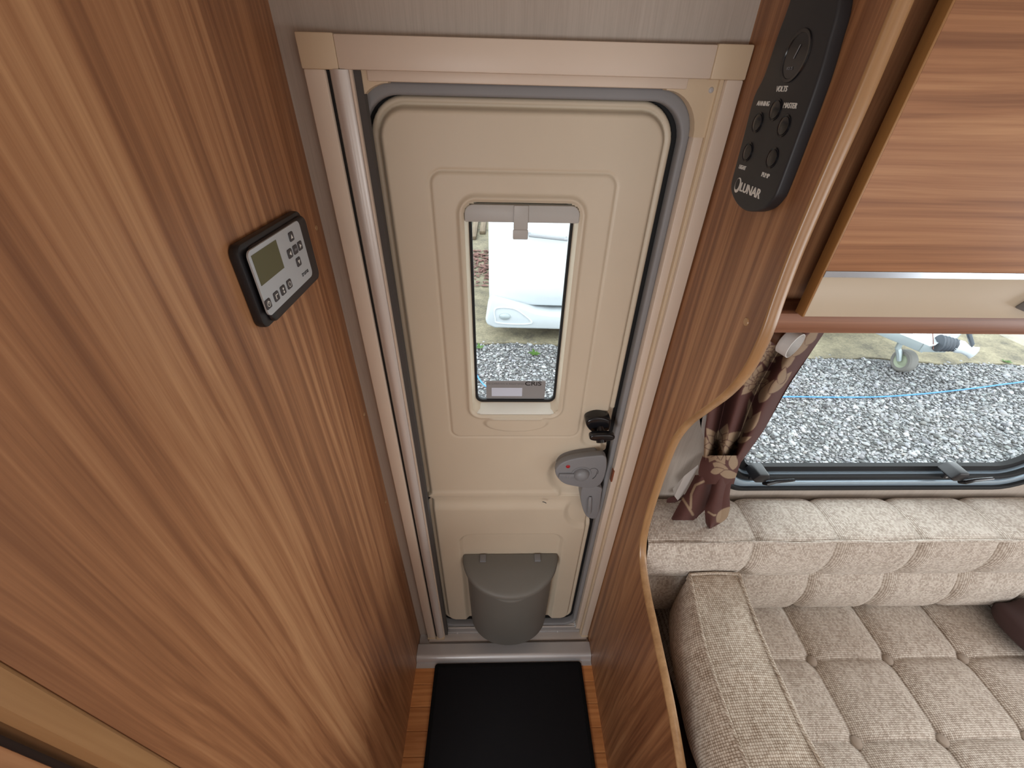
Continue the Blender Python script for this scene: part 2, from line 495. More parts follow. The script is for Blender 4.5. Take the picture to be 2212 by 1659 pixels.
# ================================================================== STRUCTURE
# wall with the door and window openings
DX0, DX1, DZ1 = -0.262, 0.340, 1.795
WX0, WX1, WZ0, WZ1 = 0.612, 1.505, 0.885, 1.43
bm = new_bm()
for q in ((-1.2, DX0, 0, 1.98), (DX1, WX0, 0, 1.98), (WX1, 2.45, 0, 1.98)):
    box(q[0], q[1], YW, YW + 0.035, q[2], q[3], bm=bm)
box(DX0, DX1, YW, YW + 0.035, DZ1, 1.98, bm=bm)
box(WX0, WX1, YW, YW + 0.035, 0, WZ0, bm=bm)
box(WX0, WX1, YW, YW + 0.035, WZ1, 1.98, bm=bm)
tag(put('wall_front', bm, M['wall'], smooth=False), 'grey beige wallboard around the entrance door and side window', kind='structure')

# floor with its strips
fl = tag(put('floor', box(-1.2, 2.45, -1.4, YW, -0.05, -0.004), M['plank'], smooth=False), 'wood strip floor of the entrance', kind='structure')
pm = bpy.data.meshes.new('plank'); b_ = box(-0.1505, 0.1505, -0.0325, 0.0325, -0.004, 0.0, 0.0010, 1); b_.to_mesh(pm); b_.free()
pm.materials.append(M['plank'])
for r in range(13):
    yy = 0.61 - r * 0.066
    off = [0.06, -0.07, 0.0, 0.11, -0.04][r % 5]
    for k in range(-2, 3):
        xx = off + k * 0.302
        if xx < -0.44 or xx > 0.48: continue
        o = bpy.data.objects.new('plank', pm); COL.objects.link(o); o.parent = fl; o.location = (xx, yy, 0)

# ceiling and the walls behind the camera, all solid
tag(put('ceiling', box(-1.2, 2.45, -1.4, YW + 0.035, 1.98, 2.02), M['ceiling_white'], smooth=False), 'white caravan ceiling', kind='structure')
tag(put('wall_back', box(-1.2, 2.45, -1.44, -1.40, 0, 1.98), M['wall'], smooth=False), 'grey beige wall opposite the door', kind='structure')
tag(put('wall_right', box(2.45, 2.49, -1.4, YW + 0.035, 0, 1.98), M['wall'], smooth=False), 'grey beige end wall', kind='structure')
tag(put('wall_far_left', box(-1.24, -1.2, -1.4, YW + 0.035, 0, 1.98), M['wall'], smooth=False), 'grey beige wall beyond the wardrobe', kind='structure')

# frames added round the fill lamps behind and beside the camera, without openings
for nm, lab, ctr, hw, hh, ax in (('fill_frame_2', 'wide frame added round a fill lamp on the wall opposite the sofa', (0.95, 1.18), 0.50, 0.275, 'y'),
                                 ('fill_frame_3', 'frame added round the kitchen side fill lamp on the wall opposite the door', (-0.55, 1.22), 0.40, 0.25, 'y'),
                                 ('fill_frame_4', 'broad frame added round the fill lamp on the end wall of the lounge', (-0.35, 1.15), 0.75, 0.31, 'x')):
    o_r = rrect(ctr[0] - hw - 0.04, ctr[0] + hw + 0.04, ctr[1] - hh - 0.04, ctr[1] + hh + 0.04, 0.06, 6)
    i_r = rrect(ctr[0] - hw, ctr[0] + hw, ctr[1] - hh, ctr[1] + hh, 0.03, 6)
    tag(put(nm, ring(o_r, i_r, ax, -1.40 if ax == 'y' else 2.45, -1.375 if ax == 'y' else 2.425, 0.004), M['black_rubber']), lab, kind='structure')

# wardrobe side panel (the left wall of the entrance)
wl = tag(put('wall_left', box(XL - 0.018, XL, 0.113, YW, 0, 1.98), M['wood_v'], base=(XL, 0.4, 0), smooth=False),
         'tall walnut wood wardrobe side left of the door', kind='structure')
pts = [(XL - 0.02, 0.092), (XL - 0.003, 0.092), (XL + 0.002, 0.096), (XL + 0.003, 0.103), (XL + 0.002, 0.110), (XL - 0.001, 0.1128), (XL - 0.02, 0.1128)]
put('corner_trim', prism(pts, 'z', 0, 1.98), M['edge'], wl)
for q in ((683, 492), (787, 895), (833, 1084), (872, 1236)):
    p = Px(*q, XL)
    put('screw_cap', lathe([(0.0045, 0), (0.0040, 0.001), (0, 0.0013)], p, (1, 0, 0), 12), M['edge'], wl)
# the wardrobe front beyond its corner trim
wf = thing('wardrobe', (XL - 0.25, 0.0, 0), 'brown wardrobe front behind the light corner trim at lower left', 'wardrobe')
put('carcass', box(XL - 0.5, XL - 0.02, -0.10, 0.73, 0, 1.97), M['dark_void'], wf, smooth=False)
put('door', box(XL - 0.019, XL - 0.004, -0.10, 0.084, 0.05, 1.95, 0.002), M['wood_v2'], wf)
put('edge_trim', box(XL - 0.012, XL + 0.002, 0.040, 0.073, 0.05, 1.95, 0.004), M['edge'], wf)

# ------------------------------------------------------------------ door frame
def Xat(px, py, y): return float(Py(px, py, y)[0])
fr = thing('trim_1', (0.035, YF, 0), 'cream frame around the entrance door with rounded corner blocks', kind='structure')
fx0, fx1 = -0.2745, 0.3480
ix0 = -0.2445                              # inner edge of the left frame face
ix1 = 0.3225
ztop, zin = 1.8075, 1.7695
put('frame_top', box(fx0 + 0.050, fx1 - 0.050, YF, YW, zin, ztop, 0.002), M['cream_frame'], fr)
put('corner_cap', box(fx0, fx0 + 0.050, YF - 0.0015, YW, zin - 0.0005, ztop + 0.001, 0.002), M['cream_cap'], fr)
put('corner_cap', box(fx1 - 0.050, fx1, YF - 0.0015, YW, zin - 0.0005, ztop + 0.001, 0.002), M['cream_cap'], fr)
put('frame_left', box(fx0 + 0.001, ix0, YF, YW, 0.012, zin, 0.0025), M['cream_frame'], fr)
put('frame_right', box(ix1, fx1 - 0.001, YF, YW, 0.012, zin, 0.0025), M['cream_frame'], fr)
put('foot_cap', box(fx0 - 0.0005, ix0 + 0.001, YF - 0.002, YW, 0.0, 0.030, 0.002), M['cream_cap'], fr)
put('foot_cap', box(ix1 - 0.001, fx1, YF - 0.002, YW, 0.0, 0.030, 0.002), M['cream_cap'], fr)
# insect screen cassette standing in the left side: dark slot, rounded profile, brush
put('slot', box(ix0, ix0 + 0.005, YF + 0.008, YW + 0.02, 0.012, zin), M['black_rubber'], fr, smooth=False)
cx0, cx1 = ix0 + 0.005, ix0 + 0.0335
pr = [(cx0, YF + 0.024), (cx0, YF + 0.006)] + [(cx0 + (cx1 - cx0) * t, YF + 0.006 - 0.009 * math.sin(PI * t) ** 0.8) for t in np.linspace(0.05, 0.95, 12)] + [(cx1, YF + 0.006), (cx1, YF + 0.024)]
put('screen_cassette', prism(pr, 'z', 0.028, zin), M['alu_soft'], fr)
put('cassette_foot', box(cx0 - 0.001, cx1 + 0.002, YF - 0.005, YF + 0.024, 0.008, 0.030, 0.002), M['cream_cap'], fr)
put('cassette_lip', box(cx1 - 0.0005, cx1 + 0.003, YF + 0.003, YF + 0.024, 0.028, zin), M['cream_frame'], fr)
put('brush_strip', box(cx1 + 0.003, cx1 + 0.013, YF + 0.010, YF + 0.028, 0.028, zin), M['brush'], fr)
# right jamb steps
put('jamb_step', box(0.3165, ix1, YF + 0.008, YW + 0.02, 0.012, zin, 0.001), M['cream_cap'], fr)
put('jamb', box(0.3005, 0.3165, YF + 0.016, YW + 0.03, 0.05, 1.70, 0.002), M['cream_frame'], fr)
put('head', box(-0.19, 0.272, YF + 0.012, YW + 0.03, 1.757, zin + 0.003, 0.002), M['cream_frame'], fr)
def corner_block(xa, xb, sgn):
    # fills the angle of the frame and leaves a concave quarter round below
    z1, z0 = zin + 0.002, 1.697
    r = 0.056
    cx, cz = (xb - 0.0, z0) if sgn < 0 else (xa, z0)
    arc = [(cx + (-sgn) * 0 + sgn * r * math.sin(a) * 1.0, cz + r * math.cos(a) * 1.05) for a in np.linspace(0, PI / 2, 10)]
    if sgn > 0: pts = [(xa, z1), (xb, z1), (xb, z0)] + arc[::-1]
    else: pts = [(xb, z1), (xa, z1), (xa, z0)] + arc[::-1]
    return prism(pts, 'y', YF + 0.014, YW + 0.03)
put('corner_block', corner_block(0.243, 0.3165, 1), M['cream_cap'], fr)
put('corner_block', corner_block(-0.235, -0.162, -1), M['cream_cap'], fr)
put('screw', lathe([(0.004, 0), (0.003, 0.0015), (0, 0.002)], (0.309, YF + 0.014, 1.757), (0, -1, 0), 10), M['alu'], fr)
put('strike_plate', box(0.2975, 0.3015, YF + 0.012, YF + 0.024, 0.905, 0.945), M['copper'], fr)
# grey rubber seal and an added black ring that darkens the door gap and blocks daylight
so = rrect(-0.228, 0.3008, 0.045, 1.758, (0.05, 0.05, 0.062, 0.062), 10)
si = rrect(-0.212, 0.2880, 0.060, 1.7415, (0.04, 0.04, 0.056, 0.056), 10)
put('rubber_seal', ring(so, si, 'y', YD - 0.005, YD + 0.02, 0.004, 3), M['grey_rubber'], fr)
sb = rrect(-0.20, 0.277, 0.075, 1.73, 0.05, 10)
put('gap_light_stop', ring(rrect(DX0 - 0.004, DX1 + 0.004, -0.03, DZ1 + 0.004, 0.001, 10), sb, 'y', YD + 0.020, YD + 0.045), M['black_rubber'], fr)

# ------------------------------------------------------------------ door leaves as moulded relief
door = thing('door_1', (0.036, YD, 0.03), 'cream two part caravan entrance door with tall window and grey bin', kind='structure')
ex0, ex1 = -0.2075, 0.2805
def sd_rr(x, z, x0, x1, z0, z1, r):
    cx, cz, hx, hz = (x0 + x1) / 2, (z0 + z1) / 2, (x1 - x0) / 2 - r, (z1 - z0) / 2 - r
    qx, qz = np.abs(x - cx) - hx, np.abs(z - cz) - hz
    return np.hypot(np.maximum(qx, 0), np.maximum(qz, 0)) + np.minimum(np.maximum(qx, qz), 0) - r
def sstep(a, b, t):
    k = np.clip((t - a) / (b - a), 0, 1); return k * k * (3 - 2 * k)
DWX0, DWX1, DWZ0, DWZ1 = -0.0640, 0.1405, 1.118, 1.594          # opening of the door window
def leaf(z0, z1, rt, rb, fn, hole=None, step=0.0025):
    nx = int((ex1 - ex0 + 0.002) / step) + 1; nz = int((z1 - z0 + 0.002) / step) + 1
    X, Z = np.meshgrid(np.linspace(ex0 - 0.001, ex1 + 0.001, nx), np.linspace(z0 - 0.001, z1 + 0.001, nz))
    r = np.where(Z > (z0 + z1) / 2, rt, rb)
    cx, cz = (ex0 + ex1) / 2, (z0 + z1) / 2
    hx, hz = (ex1 - ex0) / 2 - r, (z1 - z0) / 2 - r
    qx, qz = np.abs(X - cx) - hx, np.abs(Z - cz) - hz
    d = np.hypot(np.maximum(qx, 0), np.maximum(qz, 0)) + np.minimum(np.maximum(qx, qz), 0) - r
    # pull outside points back on to the outline
    gx = np.sign(X - cx) * np.where((qx > 0) | (qx > qz), np.maximum(qx, 1e-9) / np.maximum(np.hypot(np.maximum(qx, 0), np.maximum(qz, 0)), 1e-9), 0)
    gz = np.sign(Z - cz) * np.where((qz > 0) | (qz > qx), np.maximum(qz, 1e-9) / np.maximum(np.hypot(np.maximum(qx, 0), np.maximum(qz, 0)), 1e-9), 0)
    o = np.maximum(d, 0)
    X2, Z2 = X - gx * np.minimum(o, step * 2), Z - gz * np.minimum(o, step * 2)
    t = np.clip(1 - (-d) / 0.004, 0, 1)
    Y = YD + 0.012 * (1 - np.sqrt(np.maximum(0, 1 - t ** 2))) - fn(X, Z)
    ej = np.minimum(ex1 - np.abs(X - cx) - cx, 1) * 0 + d
    ej = np.where((np.abs(qz) < np.abs(qx)) & (qz > qx) & ((Z < z0 + 0.1) if z0 > 0.5 else (Z > z1 - 0.1)), -1.0, d)   # no flange at the joint of the leaves
    Y = Y + 0.011 * sstep(-0.021, -0.012, ej) + 0.004 * np.exp(-((ej + 0.0125) / 0.0022) ** 2)
    qd = np.maximum.reduce([d[:-1, :-1], d[1:, :-1], d[:-1, 1:], d[1:, 1:]])
    mask = qd < step * 1.6
    if hole is not None:
        hd = sd_rr(X, Z, *hole)
        mask &= np.maximum.reduce([hd[:-1, :-1], hd[1:, :-1], hd[:-1, 1:], hd[1:, 1:]]) > 0
    return gridmesh('leaf', X2, Y, Z2, mask=mask)
LKX, LKZ = 0.215, 0.905
def relief_top(x, z):
    h = np.zeros_like(x)
    d = sd_rr(x, z, -0.119, 0.198, 1.046, 1.641, 0.022)
    h -= 0.0030 * np.exp(-(d / 0.0024) ** 2)                       # joint line of the window surround
    h += 0.0015 * sstep(0.004, -0.004, d)
    d2 = sd_rr(x, z, DWX0, DWX1, DWZ0, DWZ1, 0.022)
    h += 0.0055 * np.exp(-((d2 - 0.006) / 0.0042) ** 2)             # raised rim round the opening
    # rounded lug below the opening
    e = np.hypot((x - 0.040) / 0.074, (z - 1.094) / 0.026) - 1
    h += 0.006 * sstep(0.10, -0.06, e) * (z < 1.112)
    # dished hollow behind the lock, running out to the closing edge
    a = np.hypot(x - 0.205, (z - 0.905) * 0.92) - 0.070
    b = np.maximum(np.abs(z - 0.925) - 0.058, 0.205 - x)
    s = np.minimum(a, b)
    h -= 0.015 * sstep(0.010, -0.016, s)
    # flat pocket for the door retainer
    p = sd_rr(x, z, 0.207, 0.33, 1.010, 1.128, 0.03)
    h -= 0.006 * sstep(0.004, -0.006, p)
    # small swage along the lower edge
    h += 0.004 * sstep(0.846, 0.832, z) * sstep(0.175, 0.165, x)
    return h
def relief_low(x, z):
    h = np.zeros_like(x)
    h -= 0.010 * sstep(0.752, 0.792, z)
    d = np.hypot(x - 0.255, (z - 0.745) * 0.8) - 0.062
    h -= 0.010 * sstep(0.006, -0.014, d) * (1 - sstep(0.752, 0.792, z))
    p = sd_rr(x, z, -0.122, 0.200, 0.045, 0.634, 0.040)
    h -= 0.012 * sstep(0.006, -0.010, p)
    return h
me = leaf(0.817, 1.7425, 0.060, 0.006, relief_top, (DWX0, DWX1, DWZ0, DWZ1, 0.02))
up = put('upper_leaf', me, M['cream'], door, angle=0)
me = leaf(0.073, 0.811, 0.008, 0.050, relief_low)
lw = put('lower_leaf', me, M['cream'], door, angle=0)
# door window
wo = rrect(DWX0 - 0.003, DWX1 + 0.003, DWZ0 - 0.003, DWZ1 + 0.003, 0.023, 8)
wi = rrect(DWX0 + 0.007, DWX1 - 0.007, DWZ0 + 0.022, DWZ1 - 0.006, 0.016, 8)
# reveal: slopes from the front opening back to the pane
def loft(a, ya, b, yb):
    m = new_bm(); n = len(a)
    A = [m.verts.new((p[0], ya, p[1])) for p in a]; B = [m.verts.new((p[0], yb, p[1])) for p in b]
    for i in range(n): m.faces.new((A[i], A[(i + 1) % n], B[(i + 1) % n], B[i]))
    bmesh.ops.recalc_face_normals(m, faces=m.faces); return m
put('window_reveal', loft(wo, YD - 0.004, wi, YD + 0.024), M['cream'], door)
wi2 = rrect(DWX0 + 0.0065, DWX1 - 0.0065, DWZ0 + 0.020, DWZ1 - 0.006, 0.017, 8)
w3 = rrect(DWX0 + 0.012, DWX1 - 0.012, DWZ0 + 0.028, DWZ1 - 0.010, 0.013, 8)
put('window_seal', ring(wi2, w3, 'y', YD + 0.022, YD + 0.030, 0.0015), M['black_rubber'], door)
put('window_pane', prism(rrect(DWX0 + 0.010, DWX1 - 0.010, DWZ0 + 0.026, DWZ1 - 0.008, 0.014, 8), 'y', YD + 0.027, YD + 0.030), M['pane'], door, smooth=False)
put('lit_reveal_ledge', prism([(YD - 0.001, DWZ0 - 0.001), (YD - 0.001, DWZ0 + 0.003), (YD + 0.010, DWZ0 + 0.010), (YD + 0.0215, DWZ0 + 0.0205), (YD + 0.0215, DWZ0 - 0.001)], 'x', DWX0 + 0.006, DWX1 - 0.006, 0.002), M['white_plastic'], door)  # white wedge over the cream reveal: daylight on its bottom put into the colour
for x in (0.018, 0.050):
    put('clip', box(x - 0.008, x + 0.008, YD - 0.0075, YD - 0.003, 1.1085, 1.1125, 0.0012), M['white_plastic'], door)
# blind cassette across the top of the opening, with its pull
bc = put('blind_cassette', prism(rrect(-0.0625, 0.139, 1.5615, 1.5905, (0.003, 0.003, 0.016, 0.016), 6), 'y', YD - 0.006, YD + 0.010, 0.002), M['blind_grey'], door)
put('blind_pull', prism(rrect(0.0235, 0.0485, 1.5505, 1.5905, 0.002, 3), 'y', YD - 0.010, YD - 0.004, 0.0015), M['blind_grey'], bc)
put('blind_hook', prism(rrect(0.0225, 0.0495, 1.5335, 1.5505, 0.002, 3), 'y', YD - 0.010, YD - 0.003, 0.0015), M['blind_grey'], bc)
# registration plate stuck to the pane
yp = YD + 0.0265
q = [Py(*c, yp) for c in ((1049, 822), (1179, 823), (1178, 865), (1051, 865))]
px0, px1, pz0, pz1 = q[3][0], q[1][0], q[3][2], q[0][2]
rp = put('registration_plate', box(px0, px1, yp - 0.0008, yp, pz0, pz1), M['plate_grey'], door, smooth=False)
rp['label'] = 'grey registration plate with dark lettering'
pw = px1 - px0; ph = pz1 - pz0
put('code_label', box(px0 + pw * .09, px0 + pw * .61, yp - 0.0012, yp - 0.0006, pz0 + ph * .24, pz0 + ph * .66), M['plate_white'], rp, smooth=False)
text_mesh('CRiS', ph * 0.27, (px0 + pw * .79, yp - 0.0010, pz0 + ph * .86), (1, 0, 0), (0, 0, 1), M['print_dark'], 'lettering', rp, 0.0002, stretch=1.25, bold=0.0003)
text_mesh('THE CARAVAN IS REGISTERED ON', ph * 0.115, (px0 + pw * .36, yp - 0.0010, pz0 + ph * .85), (1, 0, 0), (0, 0, 1), M['print_faint'], 'lettering', rp, 0.0002)

# lock
def poly_y(pts, y): return [(p[0], p[2]) for p in (Py(*q, y) for q in pts)]
YK = 0.722
ls = smooth_poly(poly_y([(1199.6, 1021), (1205, 1008), (1221, 997.5), (1250, 990), (1293.6, 984.8), (1306, 985.7), (1310.8, 993.8), (1310, 1013.7), (1304.5, 1033.6), (1295.4, 1048), (1275.5, 1055.3), (1246.6, 1051.7), (1221, 1046), (1206.8, 1035.4)], YK), 4)
lk = put('lock', prism(ls, 'y', YK, YK + 0.020, 0.003, 3), M['grey_plastic'], door)
lk['label'] = 'grey lock plate with round knob and red dot'
c = Py(1255.6, 1023.7, YK)
put('lock_base', prism(smooth_poly([(p[0] * 0.82 + 0.18 * c[0] - 0.006, p[1] * 0.86 + 0.14 * c[2] + 0.003) for p in ls], 1), 'y', YK + 0.018, YD + 0.02), M['grey_plastic'], lk)
put('knob', lathe([(0.021, 0), (0.0205, 0.003), (0.018, 0.009), (0.012, 0.0135), (0.005, 0.0155), (0, 0.016)], c, (0, -1, 0), 28), M['grey_plastic'], lk)
put('knob_recess', lathe([(0.0265, 0.0002), (0.0255, 0.0016), (0.022, 0.0012), (0.0205, 0.0006)], c, (0, -1, 0), 28), M['grey_plastic'], lk)
a = Py(1207, 1027, YK); b = Py(1243, 1025, YK)
tl = new_bm(); box(a[0], c[0] - 0.012, YK - 0.0055, YK + 0.002, c[2] - 0.012, c[2] + 0.004, bm=tl); fin(tl, 0.002, 2)
th = put('thumb_lever', tl, M['grey_plastic'], lk)
for i in range(5):
    for j in range(3):
        put('grip_dot', lathe([(0.0013, 0), (0.0008, 0.0009), (0, 0.001)], (a[0] + 0.005 + i * 0.005, YK - 0.0055, c[2] - 0.009 + j * 0.004), (0, -1, 0), 6), M['grey_plastic'], lk)
put('red_dot', lathe([(0.0058, -0.0005), (0.0052, 0.0012), (0.003, 0.0024), (0, 0.0027)], Py(1227, 1007.7, YK), (0, -1, 0), 14), M['red'], lk)
arc = [(c[0] + 0.020 + 0.010 + 0.013 * math.cos(t), YK - 0.0002, c[2] + 0.005 + 0.016 * math.sin(t)) for t in np.linspace(2.4, -0.3, 12)]
put('arrow_mark', tube(arc, 0.0006, 5), M['print_dark'], lk)
arc = [(c[0] + 0.010 + 0.030 * math.cos(t), YK - 0.0002, c[2] + 0.002 + 0.030 * math.sin(t)) for t in np.linspace(0.25, -0.75, 10)]
put('arrow_mark', tube(arc, [0.0004 + 0.0008 * k / 9 for k in range(10)], 5), M['print_dark'], lk)
# lower leaf latch
YL_ = 0.728
l2 = smooth_poly(poly_y([(1262, 1051), (1254, 1073), (1259, 1100), (1268, 1116.8), (1282.7, 1121.3), (1291.5, 1114), (1299, 1070), (1298, 1054)], YL_), 4)
lt = put('latch', prism(l2, 'y', YL_, YD + 0.012, 0.004, 3), M['grey_plastic'], door)
pa, pb = Py(1275, 1072, YL_), Py(1271, 1108, YL_)
put('latch_grip', tube([(pa[0], YL_ - 0.001, pa[2]), (pa[0] - 0.001, YL_ - 0.006, pa[2] - 0.01), (pb[0], YL_ - 0.006, pb[2] + 0.01), (pb[0], YL_ - 0.001, pb[2])], [0.004, 0.0055, 0.0055, 0.004], 10), M['grey_plastic'], lt)
# black door retainer: upper block, stalk and pad
YC = 0.728
r1 = smooth_poly(poly_y([(1267, 921), (1270, 909), (1293, 902), (1317, 907), (1320.5, 914), (1317, 929), (1308, 933), (1281, 935)], YC), 4)
rt = put('retainer', prism(r1, 'y', YC, YD + 0.006, 0.006, 3), M['black_gloss'], door)
rt['label'] = 'black plastic door retainer'
c1 = Py(1297, 925, YC)
put('retainer_stalk', tube([(c1[0], YC + 0.004, c1[2]), (c1[0], YC - 0.014, c1[2] - 0.012), (c1[0] + 0.002, YC - 0.022, c1[2] - 0.024)], [0.010, 0.012, 0.013], 12), M['black_gloss'], rt)
c2 = Py(1300, 942, YC - 0.02)
pd = [(c2[0] + 0.030 * math.copysign(abs(math.cos(t)) ** 0.6, math.cos(t)), c2[2] + 0.0105 * math.copysign(abs(math.sin(t)) ** 0.8, math.sin(t))) for t in np.linspace(0, 2 * PI, 28, endpoint=False)]
put('retainer_pad', prism(pd, 'y', YC - 0.028, YC - 0.010, 0.004, 3), M['black_gloss'], rt)
c3 = Py(1176, 1083, YD)
put('scuff', tube([(c3[0] - 0.006, YD - 0.003, c3[2] + 0.002), (c3[0], YD - 0.004, c3[2] + 0.001), (c3[0] + 0.005, YD - 0.003, c3[2] - 0.004)], 0.0012, 5), M['black_plastic'], door)
put('joint_line', box(0.165, 0.215, YD + 0.009, YD + 0.012, 0.815, 0.817), M['print_dark'], door, smooth=False)

# ------------------------------------------------------------------ threshold
sill = thing('trim_2', (0.02, 0.68, 0), 'silver aluminium threshold with rounded nosing below the door', kind='structure')
sx0, sx1 = XL + 0.001, XR - 0.001
pr = [(0.628, 0.0), (0.628, 0.004), (0.642, 0.006)]
pr += [(0.664 - 0.021 * math.cos(t), 0.008 + 0.024 * math.sin(t)) for t in np.linspace(0.1, PI / 2, 10)]
pr += [(0.697, 0.031), (0.7, 0.028), (0.701, 0.012), (0.7395, 0.012), (0.7395, 0.0)]
put('nosing', prism(pr, 'x', sx0, sx1), M['alu'], sill)
put('sill_light_stop', box(fx0, fx1, 0.780, 0.800, -0.05, 0.062), M['alu'], sill, smooth=False)  # strip added to stop light leaking in below the door
put('tread', box(fx0 + 0.006, fx1 - 0.006, 0.7095, 0.738, 0.012, 0.022, 0.0015), M['alu_soft'], sill)
put('upstand', box(fx0 + 0.03, fx1 - 0.03, 0.738, 0.752, 0.0, 0.032, 0.001), M['alu'], sill)
for k in range(4):
    put('rib', box(-0.215, 0.30, 0.7515 + k * 0.006, 0.755 + k * 0.006, 0.0, 0.038 + k * 0.006, 0.001), M['alu_soft'], sill)
for q in ((987, 1377), (1206, 1373)):
    p = Pz(*q, 0.03); 
    put('screw', lathe([(0.0055, 0), (0.0045, 0.002), (0, 0.0025)], (p[0], 0.738, 0.024), (0, -1, 0), 12), M['alu'], sill)
for q in ((975, 1398), (1217, 1393)):
    p = Pz(*q, 0.012)
    put('screw', lathe([(0.0035, 0), (0.003, 0.004), (0, 0.005)], (p[0], 0.7055, 0.012), (0, 0, 1), 10), M['alu'], sill)

# ================================================================== WINDOW
win = thing('window_1', (1.08, YW, WZ0), 'wide side window with black rubber frame above the sofa', kind='structure')
def wr(d, r): return rrect(0.592 + d, 1.530 - d, 0.868 + d, 1.45 - d, (r * 0.5, r, r, r * 0.5), 10)
put('outer_gasket', ring(wr(0, 0.150), wr(0.011, 0.140), 'y', YW - 0.010, YW + 0.02, 0.002), M['black_rubber'], win)
put('frame_channel', ring(wr(0.0105, 0.141), wr(0.028, 0.124), 'y', YW - 0.002, YW + 0.03, 0.001), M['window_alu'], win)
put('inner_gasket', ring(wr(0.0275, 0.125), wr(0.040, 0.112), 'y', YW + 0.004, YW + 0.034, 0.002), M['black_rubber'], win)
put('bright_bead', ring(wr(0.0395, 0.112), wr(0.044, 0.108), 'y', YW + 0.014, YW + 0.034), M['window_alu'], win)
put('pane_border', ring(wr(0.0435, 0.108), wr(0.062, 0.090), 'y', YW + 0.022, YW + 0.036), M['black_rubber'], win)
put('window_pane', prism(wr(0.045, 0.107), 'y', YW + 0.037, YW + 0.040), M['pane'], win, smooth=False)
def catch(px, py):
    p = Py(px, py, YW - 0.01); x, z = p[0], p[2]
    o = put('catch', prism(rrect(x - 0.020, x + 0.026, z - 0.018, z + 0.002, 0.003, 3), 'y', YW - 0.006, YW, 0.001), M['black_plastic'], win)
    put('catch_block', prism([(x - 0.030, z + 0.006), (x - 0.016, z + 0.026), (x + 0.010, z + 0.026), (x + 0.018, z + 0.008), (x + 0.004, z - 0.004), (x - 0.018, z - 0.004)], 'y', YW - 0.028, YW + 0.018, 0.004), M['black_plastic'], o)
    put('catch_lever', tube([(x + 0.012, YW - 0.020, z - 0.014), (x + 0.014, YW - 0.030, z - 0.004), (x + 0.030, YW - 0.032, z + 0.006), (x + 0.080, YW - 0.030, z + 0.010)], [0.005, 0.006, 0.005, 0.0038], 8), M['black_gloss'], o)
    for s in (-0.010, 0.020):
        put('screw', lathe([(0.003, 0), (0.002, 0.001), (0, 0.0012)], (x + s, YW - 0.006, z - 0.012), (0, -1, 0), 8), M['alu'], o)
catch(1640, 1030); catch(2062, 1027)
tr = put('trim_3', box(0.548, 0.591, YW - 0.012, YW, 0.845, 1.48, 0.003), M['cream_cap'], base=(0.58, YW, 0.85))
tag(tr, 'narrow cream blind casing beside the window, behind the curtain', kind='structure')

# ================================================================== PARTITION
prof = [(0.486, 1.98), (0.486, 1.90), (0.487, 1.823), (0.486, 1.75), (0.488, 1.672), (0.488, 1.60), (0.484, 1.54), (0.479, 1.49), (0.484, 1.43), (0.506, 1.371), (0.548, 1.30), (0.582, 1.240), (0.604, 1.175), (0.610, 1.10),
        (0.610, 1.03), (0.609, 0.967), (0.602, 0.885), (0.588, 0.836), (0.560, 0.800), (0.504, 0.771), (0.45, 0.757), (0.393, 0.744), (0.298, 0.720), (0.207, 0.682), (0.12, 0.632), (0.05, 0.56), (0.02, 0.45), (0.015, 0.30), (0.015, 0.0)]
edge = smooth_poly(prof, 4, closed=False)
part = thing('partition_panel', (XR + 0.009, 0.4, 0), 'walnut partition with wavy maple edge between the door and sofa', 'partition')
pm_ = prism([(p[0], p[1]) for p in edge] + [(YW, 0.0), (YW, 1.98)], 'x', XR, XR + 0.018)
put('panel', pm_, M['wood_v2'], part, smooth=False)
# maple edging: a rounded strip following the edge
m = new_bm(); rings = []
E_ = [np.array(p) for p in edge]
for i, p in enumerate(E_):
    t = E_[min(i + 1, len(E_) - 1)] - E_[max(i - 1, 0)]; t /= np.linalg.norm(t)
    n = np.array([t[1], -t[0]])
    if n[0] > 0 and abs(n[0]) > abs(n[1]): n = -n
    if n[1] < 0 and abs(n[1]) >= abs(n[0]): n = -n
    cs = [(XR - 0.0002, 0.001), (XR - 0.0003, -0.0005), (XR + 0.0015, -0.0025), (XR + 0.009, -0.0034), (XR + 0.0165, -0.0025), (XR + 0.0183, -0.0005), (XR + 0.0182, 0.001)]
    rings.append([m.verts.new((x, p[0] - n[0] * d, p[1] - n[1] * d)) for x, d in cs])
for A, B in zip(rings[:-1], rings[1:]):
    for k in range(len(A) - 1): m.faces.new((A[k], A[k + 1], B[k + 1], B[k]))
bmesh.ops.recalc_face_normals(m, faces=m.faces)
put('edging', m, M['edge'], part, angle=60)
p = Px(1612, 695, XR)
put('screw_cap', lathe([(0.006, 0), (0.0052, 0.0012), (0, 0.0016)], p, (-1, 0, 0), 14), M['edge'], part)

